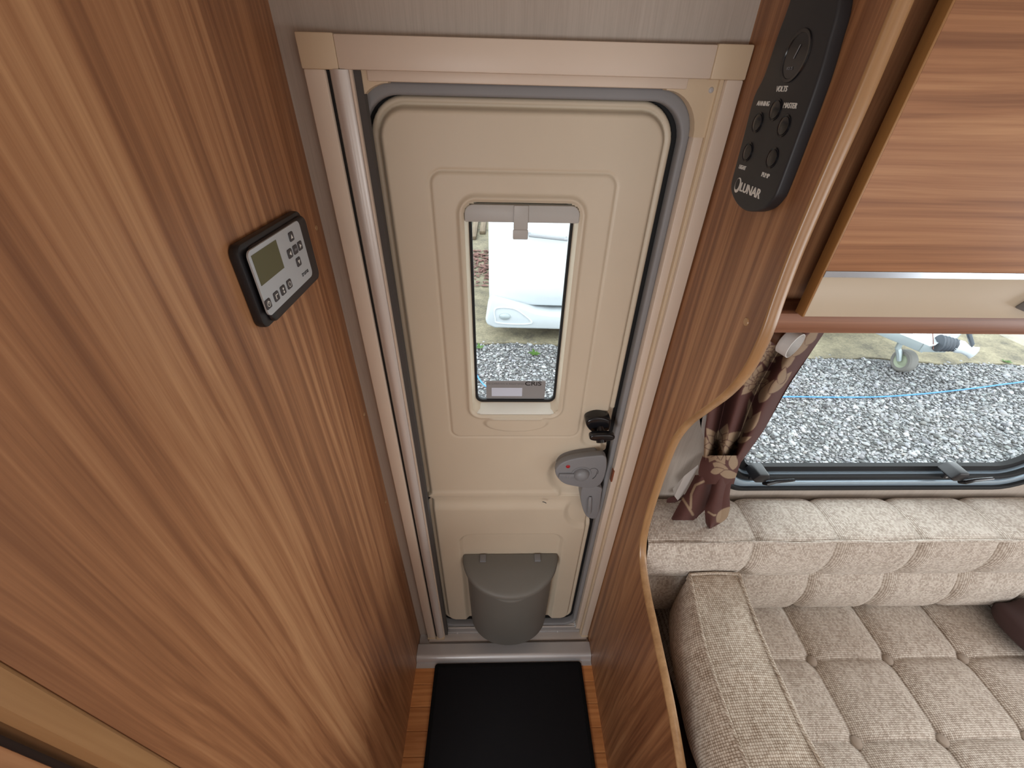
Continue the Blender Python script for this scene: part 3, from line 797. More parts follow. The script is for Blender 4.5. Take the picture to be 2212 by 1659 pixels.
# ================================================================== OVERHEAD LOCKER
lck = thing('overhead_locker', (1.3, 0.6, 1.484), 'walnut overhead locker with cream band and silver strip above the window', 'locker')
LX0, LX1 = XR + 0.0195, 2.43
put('carcass', box(LX0, LX1, 0.540, YW - 0.001, 1.486, 1.975), M['wood_h'], lck, smooth=False)
put('side_stile', box(LX0 + 0.0003, 0.430, 0.535, 0.5405, 1.512, 1.975), M['wood_v'], lck, smooth=False)
put('rail', prism([(0.500, 1.517), (0.4945, 1.514), (0.4925, 1.508), (0.493, 1.490), (0.496, 1.4845), (0.541, 1.484), (0.541, 1.517)], 'x', LX0, LX1), M['wood_rail'], lck)
dr = put('door', box(0.3965, 1.45, 0.4765, 0.4930, 1.5795, 1.97, 0.001), M['wood_h'], lck)
put('door_band', box(0.3965, 1.45, 0.4765, 0.4930, 1.5185, 1.572, 0.001), M['locker_cream'], dr)
put('silver_strip', box(0.3965, 1.45, 0.4760, 0.4930, 1.572, 1.5795), M['silver_strip'], dr, smooth=False)
put('door_edging', box(0.3940, 0.3968, 0.4766, 0.4932, 1.5178, 1.97, 0.0008), M['door_edge'], dr)
hp = Py(2190, 664, 0.476)
hx, hz = hp[0], hp[2]
hl = [(hx + t * 0.12, hz + 0.034 * math.sin(PI * t) ** 0.75) for t in np.linspace(0, 1, 16)] + [(hx + t * 0.12, hz - 0.011 * math.sin(PI * t)) for t in np.linspace(0.95, 0.05, 12)]
put('handle', prism(hl, 'y', 0.462, 0.4765, 0.002), M['grey_plastic'], dr)
dr2 = put('door', box(1.455, 2.42, 0.4765, 0.4955, 1.5185, 1.97, 0.001), M['wood_h'], lck)

# small light fitting under the locker
p0 = Py(1672, 722, 0.60); p1 = Py(1691, 734, 0.585); p2 = Py(1724, 722, 0.575); p1b = Py(1682, 742, 0.58)
lf = thing('lamp_fitting', tuple(Py(1690, 735, 0.59)), 'frosted plastic cylinder fitting on brown stem below the locker', 'light fitting')
sa, sb_ = Py(1664, 716, 0.600), Py(1696, 737, 0.578)
put('stem', tube([tuple(sa + (sa - sb_) * 1.2), tuple(sa), tuple(sb_)], 0.0125, 16), M['stem_brown'], lf)
ca, cb = Py(1694, 735, 0.579), Py(1713, 745, 0.566)
ax = Vector(cb - ca).normalized()
put('shade', lathe([(0.0, 0.0), (0.0200, 0.0), (0.0210, 0.001), (0.0220, 0.019), (0.0205, 0.0195), (0.0195, 0.004), (0, 0.004)], tuple(ca), ax, 28), M['frost'], lf)

# ================================================================== SOFA
CH = [0.217 * k + 0.653 for k in range(-1, 9)]
SX0, SX1 = 0.371, 2.40
def cellu(x):
    k = (x - 0.653) / 0.217; return 2 * (k - np.floor(k)) - 1
base = thing('sofa_base', (1.4, 0.3, 0), 'dark sofa base below the beige seat cushion', 'sofa base')
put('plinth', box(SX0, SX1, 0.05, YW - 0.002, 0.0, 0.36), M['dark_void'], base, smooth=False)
# seat cushion
sc = thing('seat_cushion', (1.4, 0.25, 0.36), 'beige woven buttoned seat cushion of the sofa', 'cushion')
x0, x1, y0, y1 = 0.490, 2.38, -0.02, 0.645
nx, ny = 700, 260
rows = [0.638, 0.458, 0.283, 0.108, -0.067]
def cellv(y):
    k = (0.458 - y) / 0.1755; return 2 * (k - np.floor(k)) - 1
X, Yy = np.meshgrid(np.linspace(x0, x1, nx), np.linspace(y0, y1, ny))
u, v = np.abs(cellu(X)), np.abs(cellv(Yy))
pu = (1 - u ** 3.2) ** 0.55; pv = (1 - v ** 4) ** 0.6
Zz = 0.470 + 0.026 * pu * (0.62 + 0.38 * pv) + 0.004 * pv
bt = np.exp(-((1 - u) * 0.1085 / 0.020) ** 2 - ((1 - v) * 0.0877 / 0.020) ** 2)
Zz -= 0.006 * bt
ed = np.minimum.reduce([X - x0, x1 - X, Yy - y0, y1 - Yy])
Zz -= 0.09 * np.clip(1 - ed / 0.03, 0, 1) ** 3
put('cushion_top', gridmesh('cushion_top', X, Yy, Zz, uv=(X, Yy)), M['fabric'], sc, angle=0)
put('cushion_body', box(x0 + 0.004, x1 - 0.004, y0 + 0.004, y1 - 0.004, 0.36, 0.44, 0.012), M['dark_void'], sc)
for xb in CH:
    for yb in (0.458, 0.283, 0.108):
        if xb < 0.5 or xb > 2.3: continue
        put('button', lathe([(0.012, -0.006), (0.0135, 0.0), (0.011, 0.005), (0.006, 0.0075), (0, 0.0082)], (xb, yb, 0.4785), (0, 0, 1), 16), M['fabric'], sc)
# backrest cushion
bk = thing('backrest_cushion', (1.4, 0.66, 0.49), 'beige woven channelled backrest cushion under the window', 'cushion')
prf = smooth_poly([(0.737, 0.70), (0.7375, 0.78), (0.734, 0.828), (0.718, 0.843), (0.690, 0.848), (0.640, 0.847), (0.606, 0.843), (0.592, 0.836)], 8, False)
ptop = np.array(prf)
pfr = np.array(smooth_poly([(0.592, 0.836), (0.584, 0.815), (0.575, 0.775), (0.575, 0.735), (0.584, 0.700), (0.5985, 0.678)], 10, False)[1:])
plo = np.array(smooth_poly([(0.5985, 0.678), (0.586, 0.655), (0.573, 0.615), (0.571, 0.570), (0.579, 0.530), (0.600, 0.502), (0.64, 0.494)], 10, False)[1:])
P2 = np.concatenate([ptop, pfr, plo])
seglen = np.concatenate([[0], np.cumsum(np.linalg.norm(np.diff(P2, axis=0), axis=1))])
tn = np.gradient(P2, axis=0); tn /= np.linalg.norm(tn, axis=1)[:, None]
nn = np.stack([-tn[:, 1], tn[:, 0]], 1)                 # outwards: room side / up
if nn[len(ptop) + 8, 0] > 0: nn = -nn
xs = np.linspace(SX0 + 0.002, SX1, 760)
X = np.repeat(xs[None, :], len(P2), 0)
u = np.abs(cellu(X))
top = np.arange(len(P2)) < len(ptop) - 2
dep = np.where(top, 0.009, 0.016)[:, None]
pip = np.abs(np.arange(len(P2)) - (len(ptop) - 1))
dep = dep * np.clip(pip / 4.0, 0.12, 1)[:, None]
groove = dep * (np.clip((u - 0.55) / 0.45, 0, 1) ** 3)
groove = np.where(X < 0.52, 0, groove)
Yb = P2[:, 0][:, None] - nn[:, 0][:, None] * groove
Zb = P2[:, 1][:, None] - nn[:, 1][:, None] * groove
Zb = Zb + np.where((X > 0.43), 0, 0) 
put('cushion_cover', gridmesh('cushion_cover', X, Yb, Zb, uv=(X, np.repeat(seglen[:, None], len(xs), 1))), M['fabric'], bk, angle=0)
pts = [(x, 0.5915 + 0.0012 * math.sin(x * 23), 0.8375 + 0.0015 * math.sin(x * 31)) for x in np.linspace(SX0 + 0.003, SX1, 160)]
def uv_metric(o):
    me = o.data
    if not me.uv_layers: me.uv_layers.new(name='UVMap')
    for lp, d in zip(me.loops, me.uv_layers[0].data):
        c = me.vertices[lp.vertex_index].co; d.uv = (c.x + c.y * 0.3, c.z + c.y)
uv_metric(put('piping', tube(pts, 0.0035, 8), M['fabric'], bk))
# box cushion standing against the partition end of the sofa
bo = thing('bolster_cushion', (0.53, 0.3, 0.47), 'beige woven box cushion with piping beside the partition', 'cushion')
BLF = sorted([tuple(Pz(*q, 0.737)[[1, 0]]) for q in ((1487, 1228), (1503, 1300), (1519, 1381), (1549, 1480), (1582, 1572), (1616, 1659))])
BRT = sorted([tuple(Pz(*q, 0.737)[[1, 0]]) for q in ((1592, 1228), (1638, 1357), (1668, 1430), (1698, 1497), (1733, 1576), (1779, 1659))])
def frameat(t):
    """t 0 far .. 1 near: depth and the two top edges"""
    yy = 0.566 - t * 0.60
    out = []
    for L in (BLF, BRT):
        if yy < L[0][0]: out.append(L[0][1] + (yy - L[0][0]) * (L[1][1] - L[0][1]) / (L[1][0] - L[0][0]) * 0.5)
        else: out.append(float(np.interp(yy, [p[0] for p in L], [p[1] for p in L])))
    return yy, out[0], out[1]
ZT, ZB = 0.735, 0.500
NT_, NS = 150, 40
def face(fn, name, uvf):
    T, S = np.meshgrid(np.linspace(0, 1, NT_), np.linspace(0, 1, NS))
    X = np.zeros_like(T); Y = np.zeros_like(T); Z = np.zeros_like(T)
    for i in range(NS):
        for j in range(NT_):
            X[i, j], Y[i, j], Z[i, j] = fn(T[i, j], S[i, j])
    return gridmesh(name, X, Y, Z, uv=uvf(X, Y, Z))
def wrk(t, s): return 0.0022 * math.sin(23 * t + 3.1 * s + 1.4 * math.sin(9 * t)) * math.sin(PI * s) + 0.0030 * math.exp(-((t - 0.36 - 0.02 * s) / 0.02) ** 2) * math.sin(PI * s) - 0.0030 * math.exp(-((t - 0.62 + 0.015 * s) / 0.014) ** 2) * math.sin(PI * s)
def ends(t): return math.sin(PI * min(max(t, 0), 1)) ** 0.35 if 0 < t < 1 else 0
def f_top(t, s):
    y, a, b = frameat(t); return a + (b - a) * s, y, ZT + 0.012 * math.sin(PI * s) * ends(t) + wrk(t, s)
def f_left(t, s):
    y, a, b = frameat(t); return a - 0.046 * math.sin(PI * s ** 0.8) * ends(t) + 0.004 * math.sin(17 * t + 4 * s) * math.sin(PI * s), y, ZT + (ZB - ZT) * s
def f_right(t, s):
    y, a, b = frameat(t); return b + 0.045 * math.sin(PI * s ** 0.8) * ends(t), y, ZT + (ZB - ZT) * s
put('top_boxing', face(f_top, 'top_boxing', lambda X, Y, Z: (X, Y)), M['fabric_bolster'], bo, angle=0)
put('side_cover', face(f_left, 'side_cover', lambda X, Y, Z: (Y, Z)), M['fabric_bolster'], bo, angle=0)
put('side_cover', face(f_right, 'side_cover', lambda X, Y, Z: (Y, Z)), M['fabric_bolster'], bo, angle=0)
def f_end(t, s):
    y, a, b = frameat(0); return a + (b - a) * t, y + 0.003 * math.sin(PI * t) * math.sin(PI * s), ZT + (ZB - ZT) * s
put('end_boxing', face(f_end, 'end_boxing', lambda X, Y, Z: (X, Z)), M['fabric_bolster'], bo, angle=0)
for k in (1, 2):
    uv_metric(put('piping', tube([(frameat(t)[k], frameat(t)[0], ZT + 0.002 + 0.0015 * math.sin(31 * t + k)) for t in np.linspace(0, 1, 90)], 0.0040, 8), M['fabric_bolster'], bo))
y, a, b = frameat(0)
uv_metric(put('piping', tube([(a, y, ZT - 0.02), (a, y + 0.001, ZT + 0.002), ((a + b) / 2, y + 0.002, ZT + 0.006), (b, y + 0.001, ZT + 0.002), (b, y, ZT - 0.02)], 0.0038, 8), M['fabric_bolster'], bo))
# dark scatter cushion at the right edge
cc = Pz(2250, 1353, 0.53)
m = new_bm(); bmesh.ops.create_uvsphere(m, u_segments=48, v_segments=28, radius=1.0)
for vv in m.verts:
    x, y, z = vv.co
    sx = math.copysign(abs(x) ** 0.6, x); sz = math.copysign(abs(z) ** 0.6, z)
    sy = math.copysign(abs(y) ** 0.75, y)
    vv.co = Vector((cc[0] + 0.185 * sx + 0.045, 0.472 - 0.035 * sx + 0.086 * sy + 0.004 * math.sin(14 * sx + 3 * sz), 0.553 + 0.052 * sz * (1 - 0.35 * abs(sx) ** 3) + 0.004 * math.sin(11 * sx)))
tag(put('scatter_cushion', m, M['cushion_brown'], base=(cc[0], cc[1], 0.49), angle=0), 'dark plum scatter cushion at the right end of the seat', 'cushion')

# ================================================================== CURTAIN
PLUM, BEIG = np.array(srgb(88, 56, 51)[:3]), np.array(srgb(156, 134, 110)[:3])
def pattern(px, py):
    """flat floral print on the cloth: petals and leaves as pointed ovals with dark outlines"""
    val = np.zeros_like(px)
    def petal(cx, cy, ang, L, w, bend=0.0, clear=True):
        nonlocal val
        ca, sa = math.cos(ang), math.sin(ang)
        a = ((px - cx) * ca + (py - cy) * sa) / L
        b = -(px - cx) * sa + (py - cy) * ca
        b = b - bend * L * (a * a - a)
        wid = w * np.sin(PI * np.clip(a, 0, 1) ** 0.75)
        inside = (a > 0) & (a < 1)
        out = inside & (np.abs(b) < wid + 1.6)
        inn = inside & (np.abs(b) < wid)
        if clear: val = np.where(out, 0.0, val)
        val = np.where(inn, 1.0 - 0.25 * np.clip(a, 0, 1) * 0, val)
    def flower(cx, cy, s, rot):
        for k in range(9): petal(cx + s * .16 * math.cos(rot + k * .66), cy + s * .16 * math.sin(rot + k * .66), rot + k * 0.66, s * (0.86 + .2 * math.sin(k * 2.3)), s * 0.22)
        for k in range(8): petal(cx + s * .08 * math.cos(rot + k * .8), cy + s * .08 * math.sin(rot + k * .8), rot + 0.3 + k * 0.8, s * 0.58, s * 0.16)
        for k in range(6): petal(cx, cy, rot + k * 1.05, s * 0.30, s * 0.10)
    def stem(pts, w):
        nonlocal val
        for (x0, y0), (x1, y1) in zip(pts[:-1], pts[1:]):
            dx, dy = x1 - x0, y1 - y0; L2 = dx * dx + dy * dy
            t = np.clip(((px - x0) * dx + (py - y0) * dy) / L2, 0, 1)
            val = np.where(np.hypot(px - x0 - t * dx, py - y0 - t * dy) < w, 1.0, val)
    flower(1553, 962, 50, -1.2)
    flower(1634, 822, 40, 0.4); flower(1652, 762, 34, 2.4)
    flower(1700, 690, 40, 1.6)
    for q in ((1607, 935, -0.9, 60, 11), (1640, 870, -1.0, 60, 12), (1660, 850, -0.75, 70, 10), (1690, 800, -1.1, 80, 12), (1712, 770, -0.85, 80, 11), (1592, 955, -0.35, 34, 6),
              (1540, 1000, 0.55, 50, 9), (1555, 1022, 0.15, 46, 9), (1583, 1015, -1.5, 38, 10), (1620, 905, -1.6, 44, 6), (1683, 830, -1.2, 40, 9), (1740, 745, -0.9, 50, 9)):
        petal(*q)
    stem([(1520, 985), (1545, 992), (1565, 1001)], 2.0)
    stem([(1600, 945), (1612, 900), (1622, 870)], 2.0)
    stem([(1492, 1098), (1493, 1068), (1502, 1048), (1520, 1040)], 2.5)
    stem([(1474, 1076), (1485, 1093), (1497, 1112)], 2.5)
    stem([(1530, 1106), (1541, 1113), (1556, 1112)], 2.0)
    petal(1548, 1128, -0.75, 52, 13); petal(1535, 1020, -0.2, 30, 7)
    return val
def cloth(name, left, right, pyv, yfun, parent, nr=300, nc=150, folds=3.0, amp=0.016, phase=0.0):
    pv = np.linspace(pyv[0], pyv[-1], nr)
    lx = np.interp(pv, [q[1] for q in left], [q[0] for q in left]); rx = np.interp(pv, [q[1] for q in right], [q[0] for q in right])
    k = np.ones(17) / 17
    lx = np.convolve(np.pad(lx, 8, 'edge'), k, 'valid'); rx = np.convolve(np.pad(rx, 8, 'edge'), k, 'valid')
    s = np.linspace(0, 1, nc)
    PX = lx[:, None] + (rx - lx)[:, None] * s[None, :]
    PY = np.repeat(pv[:, None], nc, 1)
    Tt = np.repeat(np.linspace(0, 1, nr)[:, None], nc, 1); S = np.repeat(s[None, :], nr, 0)
    dep = yfun(Tt, S) + amp * (1 - 2 * np.abs(np.sin(PI * (folds * S + phase) + 0.4 * np.sin(3 * Tt))) ** 1.1)
    d = np.stack([(PX - W / 2) / FPX, (PY - H / 2) / FPX, np.ones_like(PX)], -1) @ RC
    y0 = yfun(Tt, np.full_like(S, 0.5)).mean()
    # lay the sheet out on its own hanging plane, then fold it in depth
    C = CAM + d * (dep / d[..., 1])[..., None]
    pat = pattern(PX, PY)
    ker = lambda a: (a + np.roll(a, 1, 0) + np.roll(a, -1, 0) + np.roll(a, 1, 1) + np.roll(a, -1, 1)) / 5
    pat = ker(pat)
    col = PLUM + (BEIG - PLUM) * pat[..., None]
    me = gridmesh(name, C[..., 0], C[..., 1], C[..., 2], col=col)
    return put(name, me, M['curtain'], parent, angle=0)
cu = thing('curtain', tuple(Py(1540, 1120, 0.66)), 'plum floral curtain tied back beside the window', 'curtain')
cloth('drape', [(1600, 640), (1580, 718), (1535, 850), (1522, 930), (1520, 985), (1519, 1012)],
      [(1830, 640), (1781, 718), (1706, 830), (1650, 930), (1600, 1000), (1588, 1012)], (640, 1012), lambda t, s: 0.690 - 0.02 * t, cu, 420, 190, 2.6, 0.027, 0.30)
cloth('tie_band', [(1520, 978), (1512, 1000), (1508, 1022), (1512, 1035)], [(1606, 985), (1597, 1008), (1588, 1035), (1584, 1050)], (984, 1046),
      lambda t, s: 0.655 - 0.022 * np.sin(PI * s) - 0.006 * np.sin(PI * t), cu, 90, 130, 1.0, 0.001)
cloth('tail', [(1504, 1022), (1484, 1060), (1466, 1090), (1449, 1122)], [(1542, 1022), (1540, 1060), (1530, 1095), (1503, 1120)], (1026, 1124),
      lambda t, s: 0.662 - 0.010 * t - 0.012 * np.sin(PI * s), cu, 120, 90, 1.0, 0.006)
cloth('tail', [(1540, 1030), (1534, 1070), (1522, 1100), (1524, 1130), (1532, 1142)], [(1582, 1030), (1576, 1068), (1577, 1100), (1570, 1122), (1536, 1142)], (1032, 1142),
      lambda t, s: 0.650 - 0.014 * t - 0.016 * np.sin(PI * s), cu, 130, 90, 1.0, 0.006, 0.2)
cloth('tail', [(1470, 1070), (1446, 1072), (1440, 1078)], [(1480, 1072), (1462, 1088), (1450, 1085)], (1068, 1086), lambda t, s: 0.70 + 0 * t, cu, 30, 30, 1.0, 0.002)
def flap(pts, y):
    q = [Py(*p, y + dy) for p, dy in pts]
    m = new_bm()
    vs = [m.verts.new(tuple(p)) for p in q]
    m.faces.new(vs); bmesh.ops.solidify(m, geom=m.faces[:], thickness=0.001)
    return m
put('lining', flap([((1508, 884), 0), ((1522, 872), 0), ((1528, 930), -0.006), ((1531, 950), -0.008), ((1530, 962), -0.008), ((1523, 957), -0.006), ((1514, 925), 0)], 0.672), M['lining'], cu)
put('lining', flap([((1453, 1056), 0), ((1478, 1028), 0), ((1508, 1004), 0), ((1508, 1012), -0.004), ((1492, 1036), -0.006), ((1478, 1066), -0.008), ((1464, 1081), -0.008), ((1457, 1072), -0.004)], 0.690), M['lining'], cu)

# ================================================================== CONTROL PANEL ON THE WARDROBE SIDE
hc = thing('heating_control', (XL, 0.565, 1.545), 'black framed heating control with silver face and display', 'control panel')
XF = XL + 0.018
def pyz(q, x): p = Px(*q, x); return (p[1], p[2])
c0 = [pyz(q, XL + 0.004) for q in ((487, 533), (562, 724), (686, 598), (640, 447))]
ya, yb = min(c[0] for c in c0) , max(c[0] for c in c0)
za, zb = 1.4975, 1.6020
ya, yb = 0.4660, 0.6470
put('case', prism(rrect(ya, yb, za, zb, 0.013, 6), 'x', XL, XL + 0.012, 0.003, 2), M['black_plastic'], hc)
put('bezel', prism(rrect(ya + 0.014, yb - 0.002, za + 0.002, zb - 0.006, 0.012, 6), 'x', XL + 0.010, XF, 0.004, 3), M['black_plastic'], hc)
fc = [pyz(q, XF) for q in ((530, 549), (642, 476), (673, 591), (578, 688))]
fy0, fy1 = (fc[0][0] + fc[3][0]) / 2 + 0.002, (fc[1][0] + fc[2][0]) / 2 + 0.001
fz0, fz1 = (fc[2][1] + fc[3][1]) / 2 - 0.001, (fc[0][1] + fc[1][1]) / 2 + 0.001
face_ = put('face_plate', prism(rrect(fy0, fy1, fz0, fz1, 0.008, 6), 'x', XF - 0.001, XF + 0.0012), M['face_silver'], hc)
XB = XF + 0.0012
s_ = [pyz(q, XB) for q in ((541.5, 553.2), (594.9, 517.8), (614, 577.5), (565, 618.4))]
put('display', box(XB - 0.001, XB + 0.0004, (s_[0][0] + s_[3][0]) / 2, (s_[1][0] + s_[2][0]) / 2, (s_[2][1] + s_[3][1]) / 2, (s_[0][1] + s_[1][1]) / 2), M['lcd'], face_, smooth=False)
BT = [(628.2, 510.9, 'u'), (647.3, 530.6, 'r'), (637.2, 538.9, 'o'), (625.7, 547.7, 'l'), (644.4, 565.4, 'd'), (578.9, 656.5, 'p'), (596.6, 639.9, 't'), (610.8, 626.7, 'b'), (624.3, 613.6, 'c')]
XG = XB + 0.0012
for qx, qy, g in BT:
    cy_, cz_ = pyz((qx, qy), XB)
    bt_ = put('button', prism(rrect(cy_ - 0.0065, cy_ + 0.0065, cz_ - 0.006, cz_ + 0.006, 0.0022, 4), 'x', XB - 0.0005, XG, 0.0004, 1), M['button_dark'], face_)
    a = 0.0030
    tri = {'u': [(-a, -a * .8), (a, -a * .8), (0, a)], 'd': [(-a, a * .8), (0, -a), (a, a * .8)], 'r': [(-a * .8, -a), (a, 0), (-a * .8, a)], 'l': [(a * .8, -a), (a * .8, a), (-a, 0)]}
    if g in tri:
        put('symbol', prism([(cy_ + p[0], cz_ + p[1]) for p in tri[g]], 'x', XG - 0.0002, XG + 0.0002), M['print_white'], bt_, smooth=False)
    elif g == 'o':
        put('symbol', prism(rrect(cy_ - 0.0035, cy_ + 0.0035, cz_ - 0.0015, cz_ + 0.0015, 0.0006, 2), 'x', XG - 0.0002, XG + 0.0001), M['print_faint'], bt_, smooth=False)
    elif g in 'pc':
        put('symbol', ring(circle((cy_, cz_), 0.0036, 18), circle((cy_, cz_), 0.0029, 18), 'x', XG - 0.0002, XG + 0.0002), M['print_white'], bt_, smooth=False)
        if g == 'p': put('symbol', box(XG - 0.0002, XG + 0.0003, cy_ - 0.0004, cy_ + 0.0004, cz_ - 0.0005, cz_ + 0.004), M['print_white'], bt_, smooth=False)
    elif g == 'b':
        for dz in (-0.0022, 0.0020):
            put('symbol', prism(circle((cy_, cz_ + dz), 0.0016, 12), 'x', XG - 0.0002, XG + 0.0002), M['print_white'], bt_, smooth=False)
    else:
        put('symbol', prism([(cy_ - 0.003, cz_ - 0.003), (cy_ - 0.0015, cz_ - 0.003), (cy_ - 0.0015, cz_ + 0.003), (cy_ - 0.003, cz_ + 0.003)], 'x', XG - 0.0002, XG + 0.0002), M['print_white'], bt_, smooth=False)
        put('symbol', box(XG - 0.0002, XG + 0.0002, cy_ - 0.0008, cy_ + 0.0034, cz_ + 0.0016, cz_ + 0.0028), M['print_white'], bt_, smooth=False)
cy_, cz_ = pyz((659, 588), XB)
text_mesh('truma', 0.0095, (XB + 0.0002, cy_, cz_), (0, 1, 0), (0, 0, 1), M['print_dark'], 'lettering', face_, 0.0002)

# ================================================================== SWITCH PANEL ON THE PARTITION
sp_ = thing('switch_panel', (XR, 0.6, 1.62), 'black rounded switch panel with white lettering on the partition', 'switch panel')
XS = XR - 0.016
o_ = [(1577.6, 405), (1587, 362), (1606, 290), (1626.8, 211), (1650, 162), (1679, 75), (1693, 37.6)]
o2 = [(1812, 0), (1790, 90), (1766, 173.6), (1725, 289), (1682, 405), (1668, 432), (1650, 450), (1626.8, 457), (1603.7, 453), (1586, 434)]
L_ = [pyz(q, XS) for q in o_]; R_ = [pyz(q, XS) for q in o2]
outl = L_ + [(0.630, 1.865), (0.600, 1.872), (0.572, 1.868)] + R_
outl = smooth_poly(outl, 4)
put('case', prism(outl, 'x', XS, XR, 0.003, 3, 40), M['panel_black'], sp_)
for q in ((1676, 237.3), (1637, 264.8), (1694, 272), (1615.8, 328.4), (1668.8, 341.4)):
    p = Px(*q, XS)
    kb = put('button', lathe([(0.0115, 0), (0.0115, 0.001), (0.0095, -0.0004), (0.0090, 0.0012), (0.005, 0.0022), (0, 0.0025)], p, (-1, 0, 0), 24), M['black_gloss'], sp_)
p = Px(1719, 121.5, XS)
gg = put('gauge', lathe([(0.0245, 0), (0.0240, 0.0016), (0.021, 0.0012), (0.0205, 0.0004), (0, 0.0006)], p, (-1, 0, 0), 32), M['black_gloss'], sp_)
put('gauge_needle', tube([(XS - 0.0012, p[1] - 0.004, p[2] + 0.010), (XS - 0.0012, p[1] + 0.001, p[2] - 0.002)], 0.0005, 5), M['print_faint'], gg)
text_mesh('VOLTS', 0.0042, (XS - 0.0010, p[1] + 0.003, p[2] - 0.011), (0, -1, 0), (0, 0, 1), M['print_faint'], 'lettering', gg, 0.0002)
def sp_text(s, q, size, bold=0.0001, st=1.0):
    p = Px(*q, XS); text_mesh(s, size, (XS - 0.0003, p[1], p[2]), (0, -1, 0), (0, 0, 1), M['print_white'], 'lettering', sp_, 0.0003, stretch=st, bold=bold)
sp_text('VOLTS', (1689, 192.4), 0.0078); sp_text('AWNING', (1649, 224), 0.0070); sp_text('MASTER', (1707, 228.6), 0.0074)
sp_text('LIGHT', (1604, 362), 0.0066); sp_text('PUMP', (1653.7, 379), 0.0070)
sp_text('LUNAR', (1620, 412), 0.0150, 0.0003, 1.1)
p = Px(1594, 400, XS)
put('moon_logo', prism([(p[1] + 0.0075 * math.cos(t), p[2] + 0.0095 * math.sin(t)) for t in np.linspace(0, 2 * PI, 26, endpoint=False)], 'x', XS - 0.0004, XS), M['print_white'], sp_, smooth=False)
put('moon_logo', prism([(p[1] + 0.0012 + 0.0052 * math.cos(t), p[2] + 0.0012 + 0.0070 * math.sin(t)) for t in np.linspace(0, 2 * PI, 26, endpoint=False)], 'x', XS - 0.0007, XS), M['panel_black'], sp_, smooth=False)

# ================================================================== WASTE BIN
bn = thing('waste_bin', (0.037, 0.70, 0.108), 'grey half round lidded waste bin on the lower door', 'waste bin')
YB = YD + 0.010
def dshape(cx, hw, dp, n=40, pw=2.1, yb=YB):
    out = []
    for k in range(n + 1):
        t = PI * k / n
        c_, s2 = math.cos(t), math.sin(t)
        out.append((cx - hw * math.copysign(abs(c_) ** (2 / pw), c_), yb - dp * abs(s2) ** (2 / pw)))
    return out
def loftz(secs):
    m = new_bm(); R0 = []
    for z, pts in secs: R0.append([m.verts.new((p[0], p[1], z if np.isscalar(z) else z(p))) for p in pts])
    n = len(R0[0])
    for A, B in zip(R0[:-1], R0[1:]):
        for k in range(n): m.faces.new((A[k], A[(k + 1) % n], B[(k + 1) % n], B[k]))
    m.faces.new(R0[0][::-1]); m.faces.new(R0[-1])
    return fin(m)
cxb = 0.037
lidz = lambda p: 0.512 - 0.034 * ((YB - p[1]) / 0.125) ** 1.6
put('body', loftz([(0.108, dshape(cxb, 0.128, 0.100)), (0.112, dshape(cxb, 0.136, 0.109)), (0.124, dshape(cxb, 0.140, 0.1145)), (0.30, dshape(cxb, 0.143, 0.1170)), (lambda p: lidz(p) - 0.012, dshape(cxb, 0.145, 0.1185))]), M['bin_grey'], bn)
secs = [(lambda p: lidz(p) - 0.016, dshape(cxb, 0.152, 0.1225)), (lambda p: lidz(p) - 0.012, dshape(cxb, 0.1555, 0.1260)), (lambda p: lidz(p) - 0.002, dshape(cxb, 0.1555, 0.1260)), (lambda p: lidz(p) + 0.002, dshape(cxb, 0.152, 0.1225))]
secs += [(lambda p: lidz(p) + 0.003, dshape(cxb, 0.152 * f, 0.1225 * f)) for f in (0.93, 0.8, 0.6, 0.4, 0.2)]
ld = put('lid', loftz(secs), M['bin_grey'], bn, angle=45)
for x in (-0.052, 0.125):
    put('hinge', box(cxb * 0 + x - 0.010, x + 0.010, YB - 0.026, YB - 0.002, 0.500, 0.5195, 0.002), M['grey_plastic'], bn)
lip = [(cxb + 0.055 * s, YB - 0.1215 + 0.010 * s * s, 0.455 + 0.004 * s * s) for s in np.linspace(-1, 1, 15)]
put('lid_grip', tube(lip, [0.001 + 0.0055 * math.sin(PI * k / 14) for k in range(15)], 10), M['bin_grey'], ld)
put('back_plate', prism(rrect(cxb - 0.140, cxb + 0.140, 0.112, 0.505, 0.01, 4), 'y', YB, YB + 0.006), M['bin_grey'], bn)

# ================================================================== DOORMAT
mt = thing('doormat', (0.037, 0.25, 0), 'black carpet doormat with bound edge on the floor before the door', 'doormat')
mx0, mx1, my0, my1 = -0.236, 0.309, -0.35, 0.640
put('pile', prism(rrect(mx0 + 0.012, mx1 - 0.012, my0 + 0.012, my1 - 0.012, 0.004, 3), 'z', 0.0005, 0.009, 0.002), M['mat_black'], mt)
put('binding', ring(rrect(mx0, mx1, my0, my1, 0.010, 4), rrect(mx0 + 0.013, mx1 - 0.013, my0 + 0.013, my1 - 0.013, 0.004, 4), 'z', 0.0005, 0.0115, 0.003), M['mat_edge'], mt)

# ================================================================== OUTSIDE
gr = tag(put('ground', box(-14, 16, 0.9, 30, GZ - 0.1, GZ - 0.012), M['ground'], smooth=False), 'grey gravel yard outside the caravan', kind='structure')
def cline(x): return 3.90 - 0.075 * (x - 0.2)
cpts = [(x, cline(x) + 0.03 * math.sin(x * 5.1) + 0.02 * math.sin(x * 13)) for x in np.linspace(-6, 6.2, 70)] + [(9, 3.9), (9, 16), (-6, 16)]
tag(put('concrete_apron', prism(cpts, 'z', GZ - 0.08, GZ + 0.004), M['concrete'], smooth=False), 'pale mossy concrete hardstanding under the white caravans', kind='structure')
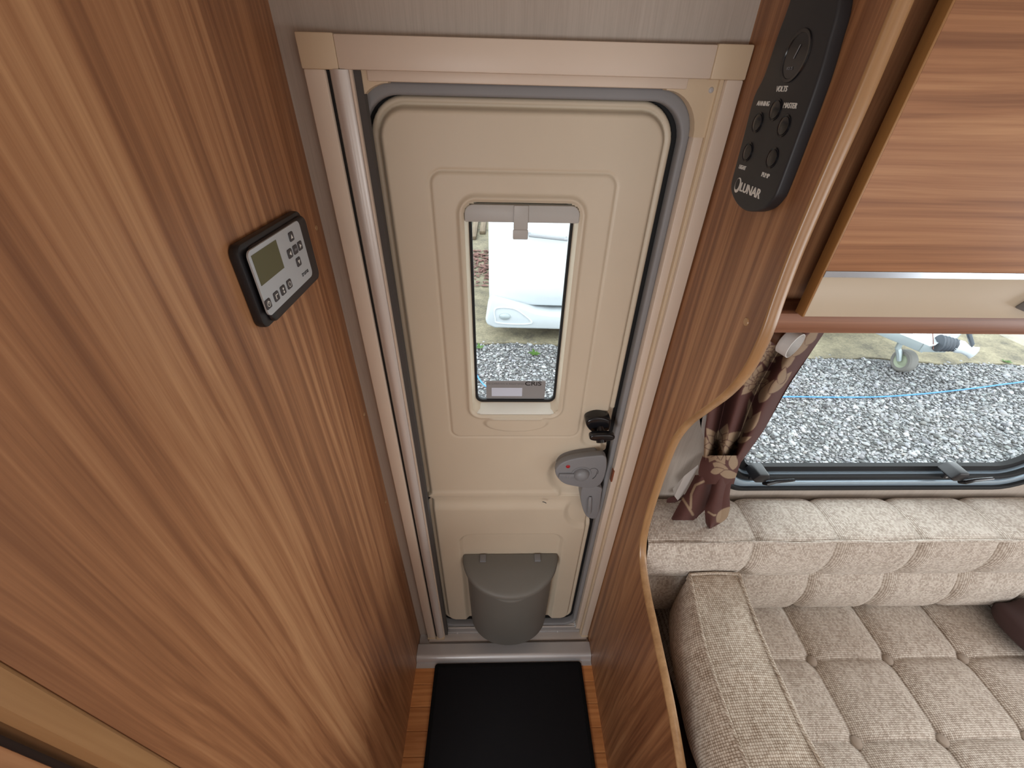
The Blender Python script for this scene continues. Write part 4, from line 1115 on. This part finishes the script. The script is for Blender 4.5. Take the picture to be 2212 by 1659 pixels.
# gravel stones, too many to count: one object
phi = (1 + 5 ** 0.5) / 2
IV = np.array([(-1, phi, 0), (1, phi, 0), (-1, -phi, 0), (1, -phi, 0), (0, -1, phi), (0, 1, phi), (0, -1, -phi), (0, 1, -phi), (phi, 0, -1), (phi, 0, 1), (-phi, 0, -1), (-phi, 0, 1)]) / math.hypot(1, phi)
IF = np.array([(0, 11, 5), (0, 5, 1), (0, 1, 7), (0, 7, 10), (0, 10, 11), (1, 5, 9), (5, 11, 4), (11, 10, 2), (10, 7, 6), (7, 1, 8), (3, 9, 4), (3, 4, 2), (3, 2, 6), (3, 6, 8), (3, 8, 9), (4, 9, 5), (2, 4, 11), (6, 2, 10), (8, 6, 7), (9, 8, 1)])
NS_ = 52000
gx = np.concatenate([RNG.uniform(-0.9, 1.7, 9000), RNG.uniform(1.2, 6.6, NS_ - 9000)])
gy = np.concatenate([RNG.uniform(2.3, 4.0, 9000), RNG.uniform(1.6, 3.9, NS_ - 9000)])
keep = gy < cline(gx) + 0.04 * np.sin(gx * 4) + RNG.normal(0, 0.03, NS_)
gx, gy = gx[keep], gy[keep]; n_ = len(gx)
sz = np.clip(RNG.lognormal(math.log(0.0085), 0.36, n_), 0.005, 0.026)
V = IV[None] * (1 + RNG.uniform(-0.28, 0.28, (n_, 12, 1)))
V = V * (sz[:, None, None] * np.stack([RNG.uniform(0.8, 1.5, n_), RNG.uniform(0.8, 1.3, n_), RNG.uniform(0.5, 0.85, n_)], -1)[:, None, :])
an = RNG.uniform(0, 2 * PI, n_); ca, sa = np.cos(an)[:, None], np.sin(an)[:, None]
V = np.stack([V[..., 0] * ca - V[..., 1] * sa, V[..., 0] * sa + V[..., 1] * ca, V[..., 2]], -1)
V += np.stack([gx, gy, GZ - 0.010 + sz * 0.35], -1)[:, None, :]
Fi = (IF[None] + 12 * np.arange(n_)[:, None, None]).reshape(-1, 3)
me = bpy.data.meshes.new('gravel')
me.vertices.add(n_ * 12); me.vertices.foreach_set('co', V.astype(np.float32).ravel())
me.loops.add(Fi.size); me.loops.foreach_set('vertex_index', Fi.astype(np.int32).ravel())
me.polygons.add(len(Fi)); me.polygons.foreach_set('loop_start', np.arange(0, Fi.size, 3, dtype=np.int32))
tone = np.clip(RNG.normal(0.215, 0.09, n_), 0.05, 0.55)
tint = np.stack([tone * RNG.normal(1.0, 0.03, n_), tone, tone * RNG.normal(1.02, 0.03, n_)], -1)
a = me.color_attributes.new('print', 'FLOAT_COLOR', 'POINT')
a.data.foreach_set('color', np.concatenate([np.repeat(tint, 12, 0), np.ones((n_ * 12, 1))], 1).astype(np.float32).ravel())
me.update(calc_edges=True); me.validate()
tag(put('gravel', me, M['stone'], base=(2.5, 2.8, GZ), smooth=False), 'loose grey gravel stones covering the yard', 'gravel', kind='stuff')

# blue rope lying on the gravel
rp_px = [(1000, 740), (1020, 775), (1026, 800), (1036, 820), (1052, 836), (1090, 856), (1148, 870), (1250, 878), (1420, 874), (1600, 862), (1700, 857), (1800, 858), (1900, 857), (2000, 850), (2100, 839), (2160, 831), (2212, 824), (2300, 806)]
rpts = smooth_poly([tuple(Pz(*q, GZ + 0.016)) for q in rp_px], 6, False)
tag(put('rope', tube(rpts, 0.0065, 7), M['rope'], base=(1.5, 2.9, GZ)), 'thin blue rope lying across the gravel', 'rope')

# white caravan seen through the door window
def caravan(name, x0, y0, rot, label, front=True):
    cv = thing(name, (x0, y0, GZ), label, 'caravan', 'white caravans parked outside')
    R_ = Matrix.Translation((x0, y0, 0)) @ Matrix.Rotation(rot, 4, 'Z')
    def w(bm): bmesh.ops.transform(bm, matrix=R_, verts=bm.verts); return bm
    WD_, HT = 2.15, 2.35
    # side profile (depth, height): front panel leans back
    pf = smooth_poly([(0.06, -0.12), (0.0, 0.02), (0.0, 0.25), (0.05, 0.75), (0.14, 1.10), (0.30, 1.75), (0.55, HT - 0.12)], 5, False) + [(0.8, HT), (4.6, HT), (4.9, HT - 0.3), (4.9, -0.12)]
    put('body', w(prism([(p[0], p[1]) for p in pf], 'x', 0.0, WD_, 0.05, 3, 50)), M['caravan_white'], cv)
    # lower front moulding with a swept pocket and marker lamp
    sk = [(-0.04, -0.24), (-0.02, -0.30), (0.06, -0.335), (WD_ - 0.06, -0.335), (WD_ + 0.02, -0.30), (WD_ + 0.04, -0.24), (WD_ + 0.02, 0.02), (WD_ - 0.35, -0.02), (WD_ - 0.65, -0.16), (0.65, -0.16), (0.50, -0.14), (0.38, -0.09), (0.20, -0.03), (0.02, 0.02)]
    bp = put('bumper', w(prism(sk, 'y', -0.075, 0.35, 0.025, 3)), M['caravan_grey'], cv)
    pk = smooth_poly([(0.06, -0.22), (0.05, -0.12), (0.10, -0.085), (0.25, -0.09), (0.36, -0.15), (0.46, -0.27), (0.10, -0.275)], 4)
    put('lamp_pocket', w(ring(pk, [(0.22 + (p[0] - 0.22) * .90, -0.19 + (p[1] + 0.19) * .88) for p in pk], 'y', -0.085, -0.06, 0.006)), M['caravan_white'], bp)
    lm = lathe([(0.062, 0), (0.058, 0.012), (0.03, 0.02), (0, 0.022)], (0, 0, 0), (0, -1, 0), 22)
    bmesh.ops.scale(lm, vec=(1.0, 1, 0.62), verts=lm.verts); bmesh.ops.translate(lm, vec=(0.17, -0.076, -0.19), verts=lm.verts)
    put('marker_lamp', w(lm), M['zinc'], bp)
    put('grab_handle', w(tube([(0.388, 0.14, 0.638), (0.393, -0.03, 0.638), (0.752, -0.03, 0.608), (0.757, 0.14, 0.603)], 0.016, 8)), M['grey_plastic'], cv)
    put('front_window', w(prism(rrect(0.35, WD_ - 0.35, 1.22, 1.70, 0.08, 6), 'y', 0.20, 0.24, 0.01)), M['black_gloss'], cv)
    put('chassis', w(box(0.3, WD_ - 0.3, 0.3, 4.6, -0.34, -0.12)), M['zinc'], cv)
    for sx in (0.03, WD_ - 0.21):
        put('wheel', w(lathe([(0.0, 0.0), (0.18, 0.0), (0.30, 0.01), (0.32, 0.04), (0.32, 0.14), (0.30, 0.18), (0, 0.18)], (sx, 2.6, GZ + 0.32 if False else -0.18), (1, 0, 0), 28)), M['tyre'], cv)
    return cv, w
bl = Pz(1049, 690, -0.30)
cvA, wA = caravan('caravan', -0.115, 4.02, math.radians(-2.0), 'white caravan nose seen through the entrance door window')
# second caravan: only its drawbar shows below the locker
cvB, wB = caravan('caravan', 2.95, 4.12, math.radians(8.0), 'white caravan with drawbar and jockey wheel seen through the side window')
db = cvB
def near(px, py, z): return Vector(Pz(px, py, z))
ZR = -0.12
ra, rb = near(1917, 718, ZR), near(2000, 752, ZR - 0.02)
rd = (rb - ra).normalized()
def beam(a, b, w_, h_):
    d = (b - a).normalized(); s = d.cross(Vector((0, 0, 1))).normalized() * w_; u = Vector((0, 0, h_))
    m = new_bm()
    A = [m.verts.new(a + s * i + u * j) for i, j in ((-1, -1), (1, -1), (1, 1), (-1, 1))]
    B = [m.verts.new(b + s * i + u * j) for i, j in ((-1, -1), (1, -1), (1, 1), (-1, 1))]
    m.faces.new(A); m.faces.new(B[::-1])
    for k in range(4): m.faces.new((A[k], A[(k + 1) % 4], B[(k + 1) % 4], B[k]))
    return fin(m, 0.006, 2)
put('rail', beam(ra - rd * 0.8, rb, 0.03, 0.045), M['zinc'], db)
hb = near(2040, 748, -0.10)                   # housing end
put('housing', beam(rb - rd * 0.05, hb + (hb - rb) * 0.1, 0.05, 0.045), M['zinc'], db)
rf = near(2085, 700, ZR)
put('rail', beam(rf + (rf - hb) * 0.5, hb, 0.03, 0.045), M['zinc'], db)
# white cover between the rails
c_ = [near(1945, 722, -0.05), near(2008, 748, -0.06), near(2020, 746, -0.05), near(2062, 716, -0.02), near(2075, 690, 0.05), near(1930, 690, 0.05)]
m = new_bm(); vs = [m.verts.new(p) for p in c_]; m.faces.new(vs); bmesh.ops.solidify(m, geom=m.faces[:], thickness=0.03)
put('cover', fin(m), M['caravan_white'], db, smooth=False)
# bellows and coupling head
b0, b1 = near(2026, 741, -0.05), near(2066, 746, -0.05)
bd = b1 - b0
bel = []
for k in range(25):
    t = k / 24
    bel.append((0.075 - 0.022 * t + 0.006 * math.sin(2 * PI * 5 * t), bd.length * t))
put('bellows', lathe([(0, 0)] + bel + [(0, bd.length)], b0, bd, 24), M['bellows'], db)
h0, h1 = near(2064, 746, -0.05), near(2108, 764, -0.07)
hd = (h1 - h0)
put('coupling_head', lathe([(0, 0), (0.055, 0.0), (0.06, hd.length * .2), (0.045, hd.length * .45), (0.048, hd.length * .75), (0.06, hd.length * .92), (0.035, hd.length), (0, hd.length)], h0, hd, 20), M['caravan_white'], db)
hl0, hl1 = near(2100, 745, 0.02), near(2087, 700, 0.20)
put('coupling_handle', beam(hl0, hl1, 0.022, 0.02), M['bellows'], db)
put('breakaway_cable', tube([near(2014, 712, 0.02), near(2016, 735, -0.02), near(2016, 755, -0.1)], 0.004, 5), M['leaf_red'], db)
# jockey wheel
jc = near(1953, 779, GZ + 0.118)
axd = Vector((0.62, -0.62, 0.0)).normalized()
va = Vector((-jc.x, -jc.y, 0)).normalized()
axd = (Matrix.Rotation(math.radians(-38), 3, 'Z') @ va).normalized()
wd = 0.085
jw = put('jockey_wheel', lathe([(0.072, wd * .5), (0.098, wd * .52), (0.112, wd * .38), (0.116, 0), (0.112, -wd * .38), (0.098, -wd * .52), (0.07, -wd * .5)], jc, axd, 32), M['tyre'], db)
put('hub', lathe([(0.0, wd * .34), (0.02, wd * .36), (0.05, wd * .30), (0.074, wd * .46), (0.074, -wd * .46), (0, -wd * .4)], jc, axd, 28), M['hub_green'], jw)
fk0 = jc + axd * (wd * .62)
up_ = Vector((0, 0, 1)); sd = axd.cross(up_).normalized()
tip = near(1940, 752, -0.26)
put('fork', tube([fk0, fk0 + (tip - fk0) * 0.55 + up_ * 0.01, tip], [0.020, 0.026, 0.022], 8), M['zinc'], jw)
put('post', tube([tip - up_ * 0.01, near(1951, 728, -0.14), near(1960, 700, 0.05)], 0.024, 12), M['zinc'], jw)

# weeds, leaf litter and weathered boards seen through the door window
def weed(px, py, s, label):
    b = Pz(px, py, GZ); t = thing('weed', tuple(b), label, 'weed', 'weeds in the gravel')
    for k in range(11):
        an = k * 2.4; L = s * (0.5 + 0.5 * random.random())
        d = Vector((math.cos(an), math.sin(an), 0.7)).normalized(); sd = Vector((-math.sin(an), math.cos(an), 0))
        m = new_bm(); P_ = []
        for j, wv in enumerate((0.05, 0.16, 0.13, 0.01)):
            c0 = Vector(b) + d * (L * j / 3) + Vector((0, 0, -0.10 * L * (j / 3) ** 2 * 2))
            P_.append((m.verts.new(c0 - sd * wv * L), m.verts.new(c0 + sd * wv * L)))
        for A, B in zip(P_[:-1], P_[1:]): m.faces.new((A[0], A[1], B[1], B[0]))
        bmesh.ops.solidify(m, geom=m.faces[:], thickness=0.002)
        put('leaf', m, M['leaf_green'], t)
weed(1036, 752, 0.085, 'yellow green weed at the concrete edge')
weed(1155, 766, 0.10, 'spindly green weed growing in the gravel')
weed(2172, 783, 0.07, 'tiny green weed by the drawbar')
LP = []; LFc = []
for k in range(260):
    px, py = RNG.uniform(1018, 1062), RNG.uniform(541, 622)
    if px > 1058 - (py - 482) * 0.02: continue
    if RNG.random() < (py - 541) / 95: continue
    p = Pz(px, py, GZ + 0.012); s = RNG.uniform(0.035, 0.075); an = RNG.uniform(0, 6.28)
    i0 = len(LP)
    for t, r, h in ((0, 1, 0.0), (1.2, .55, 0.012), (PI, 1, 0.004), (-1.2, .55, 0.014)):
        LP.append((p[0] + s * r * math.cos(an + t), p[1] + s * r * math.sin(an + t), p[2] + h))
    LFc.append((i0, i0 + 1, i0 + 2, i0 + 3))
me = bpy.data.meshes.new('leaf_litter'); me.from_pydata(LP, [], LFc)
tag(put('leaf_litter', me, M['leaf_red'], base=tuple(Pz(1040, 550, GZ)), smooth=False), 'dead reddish leaves scattered on the concrete', 'leaves', kind='stuff')
for k in range(3):
    bx = -0.66 + 0.16 * k
    pa, pb = Vector((bx, 10.6, GZ + 0.036)), Vector((bx, 7.35 + 0.35 * k, GZ + 0.036))
    o = put('timber_board', beam(pa, pb, 0.055, 0.03), M['timber'], base=(bx, 9.0, GZ + 0.005))
    tag(o, 'weathered timber board on the ground, %s from the left in the door window' % ('first', 'second', 'third')[k], 'board', 'timber boards')
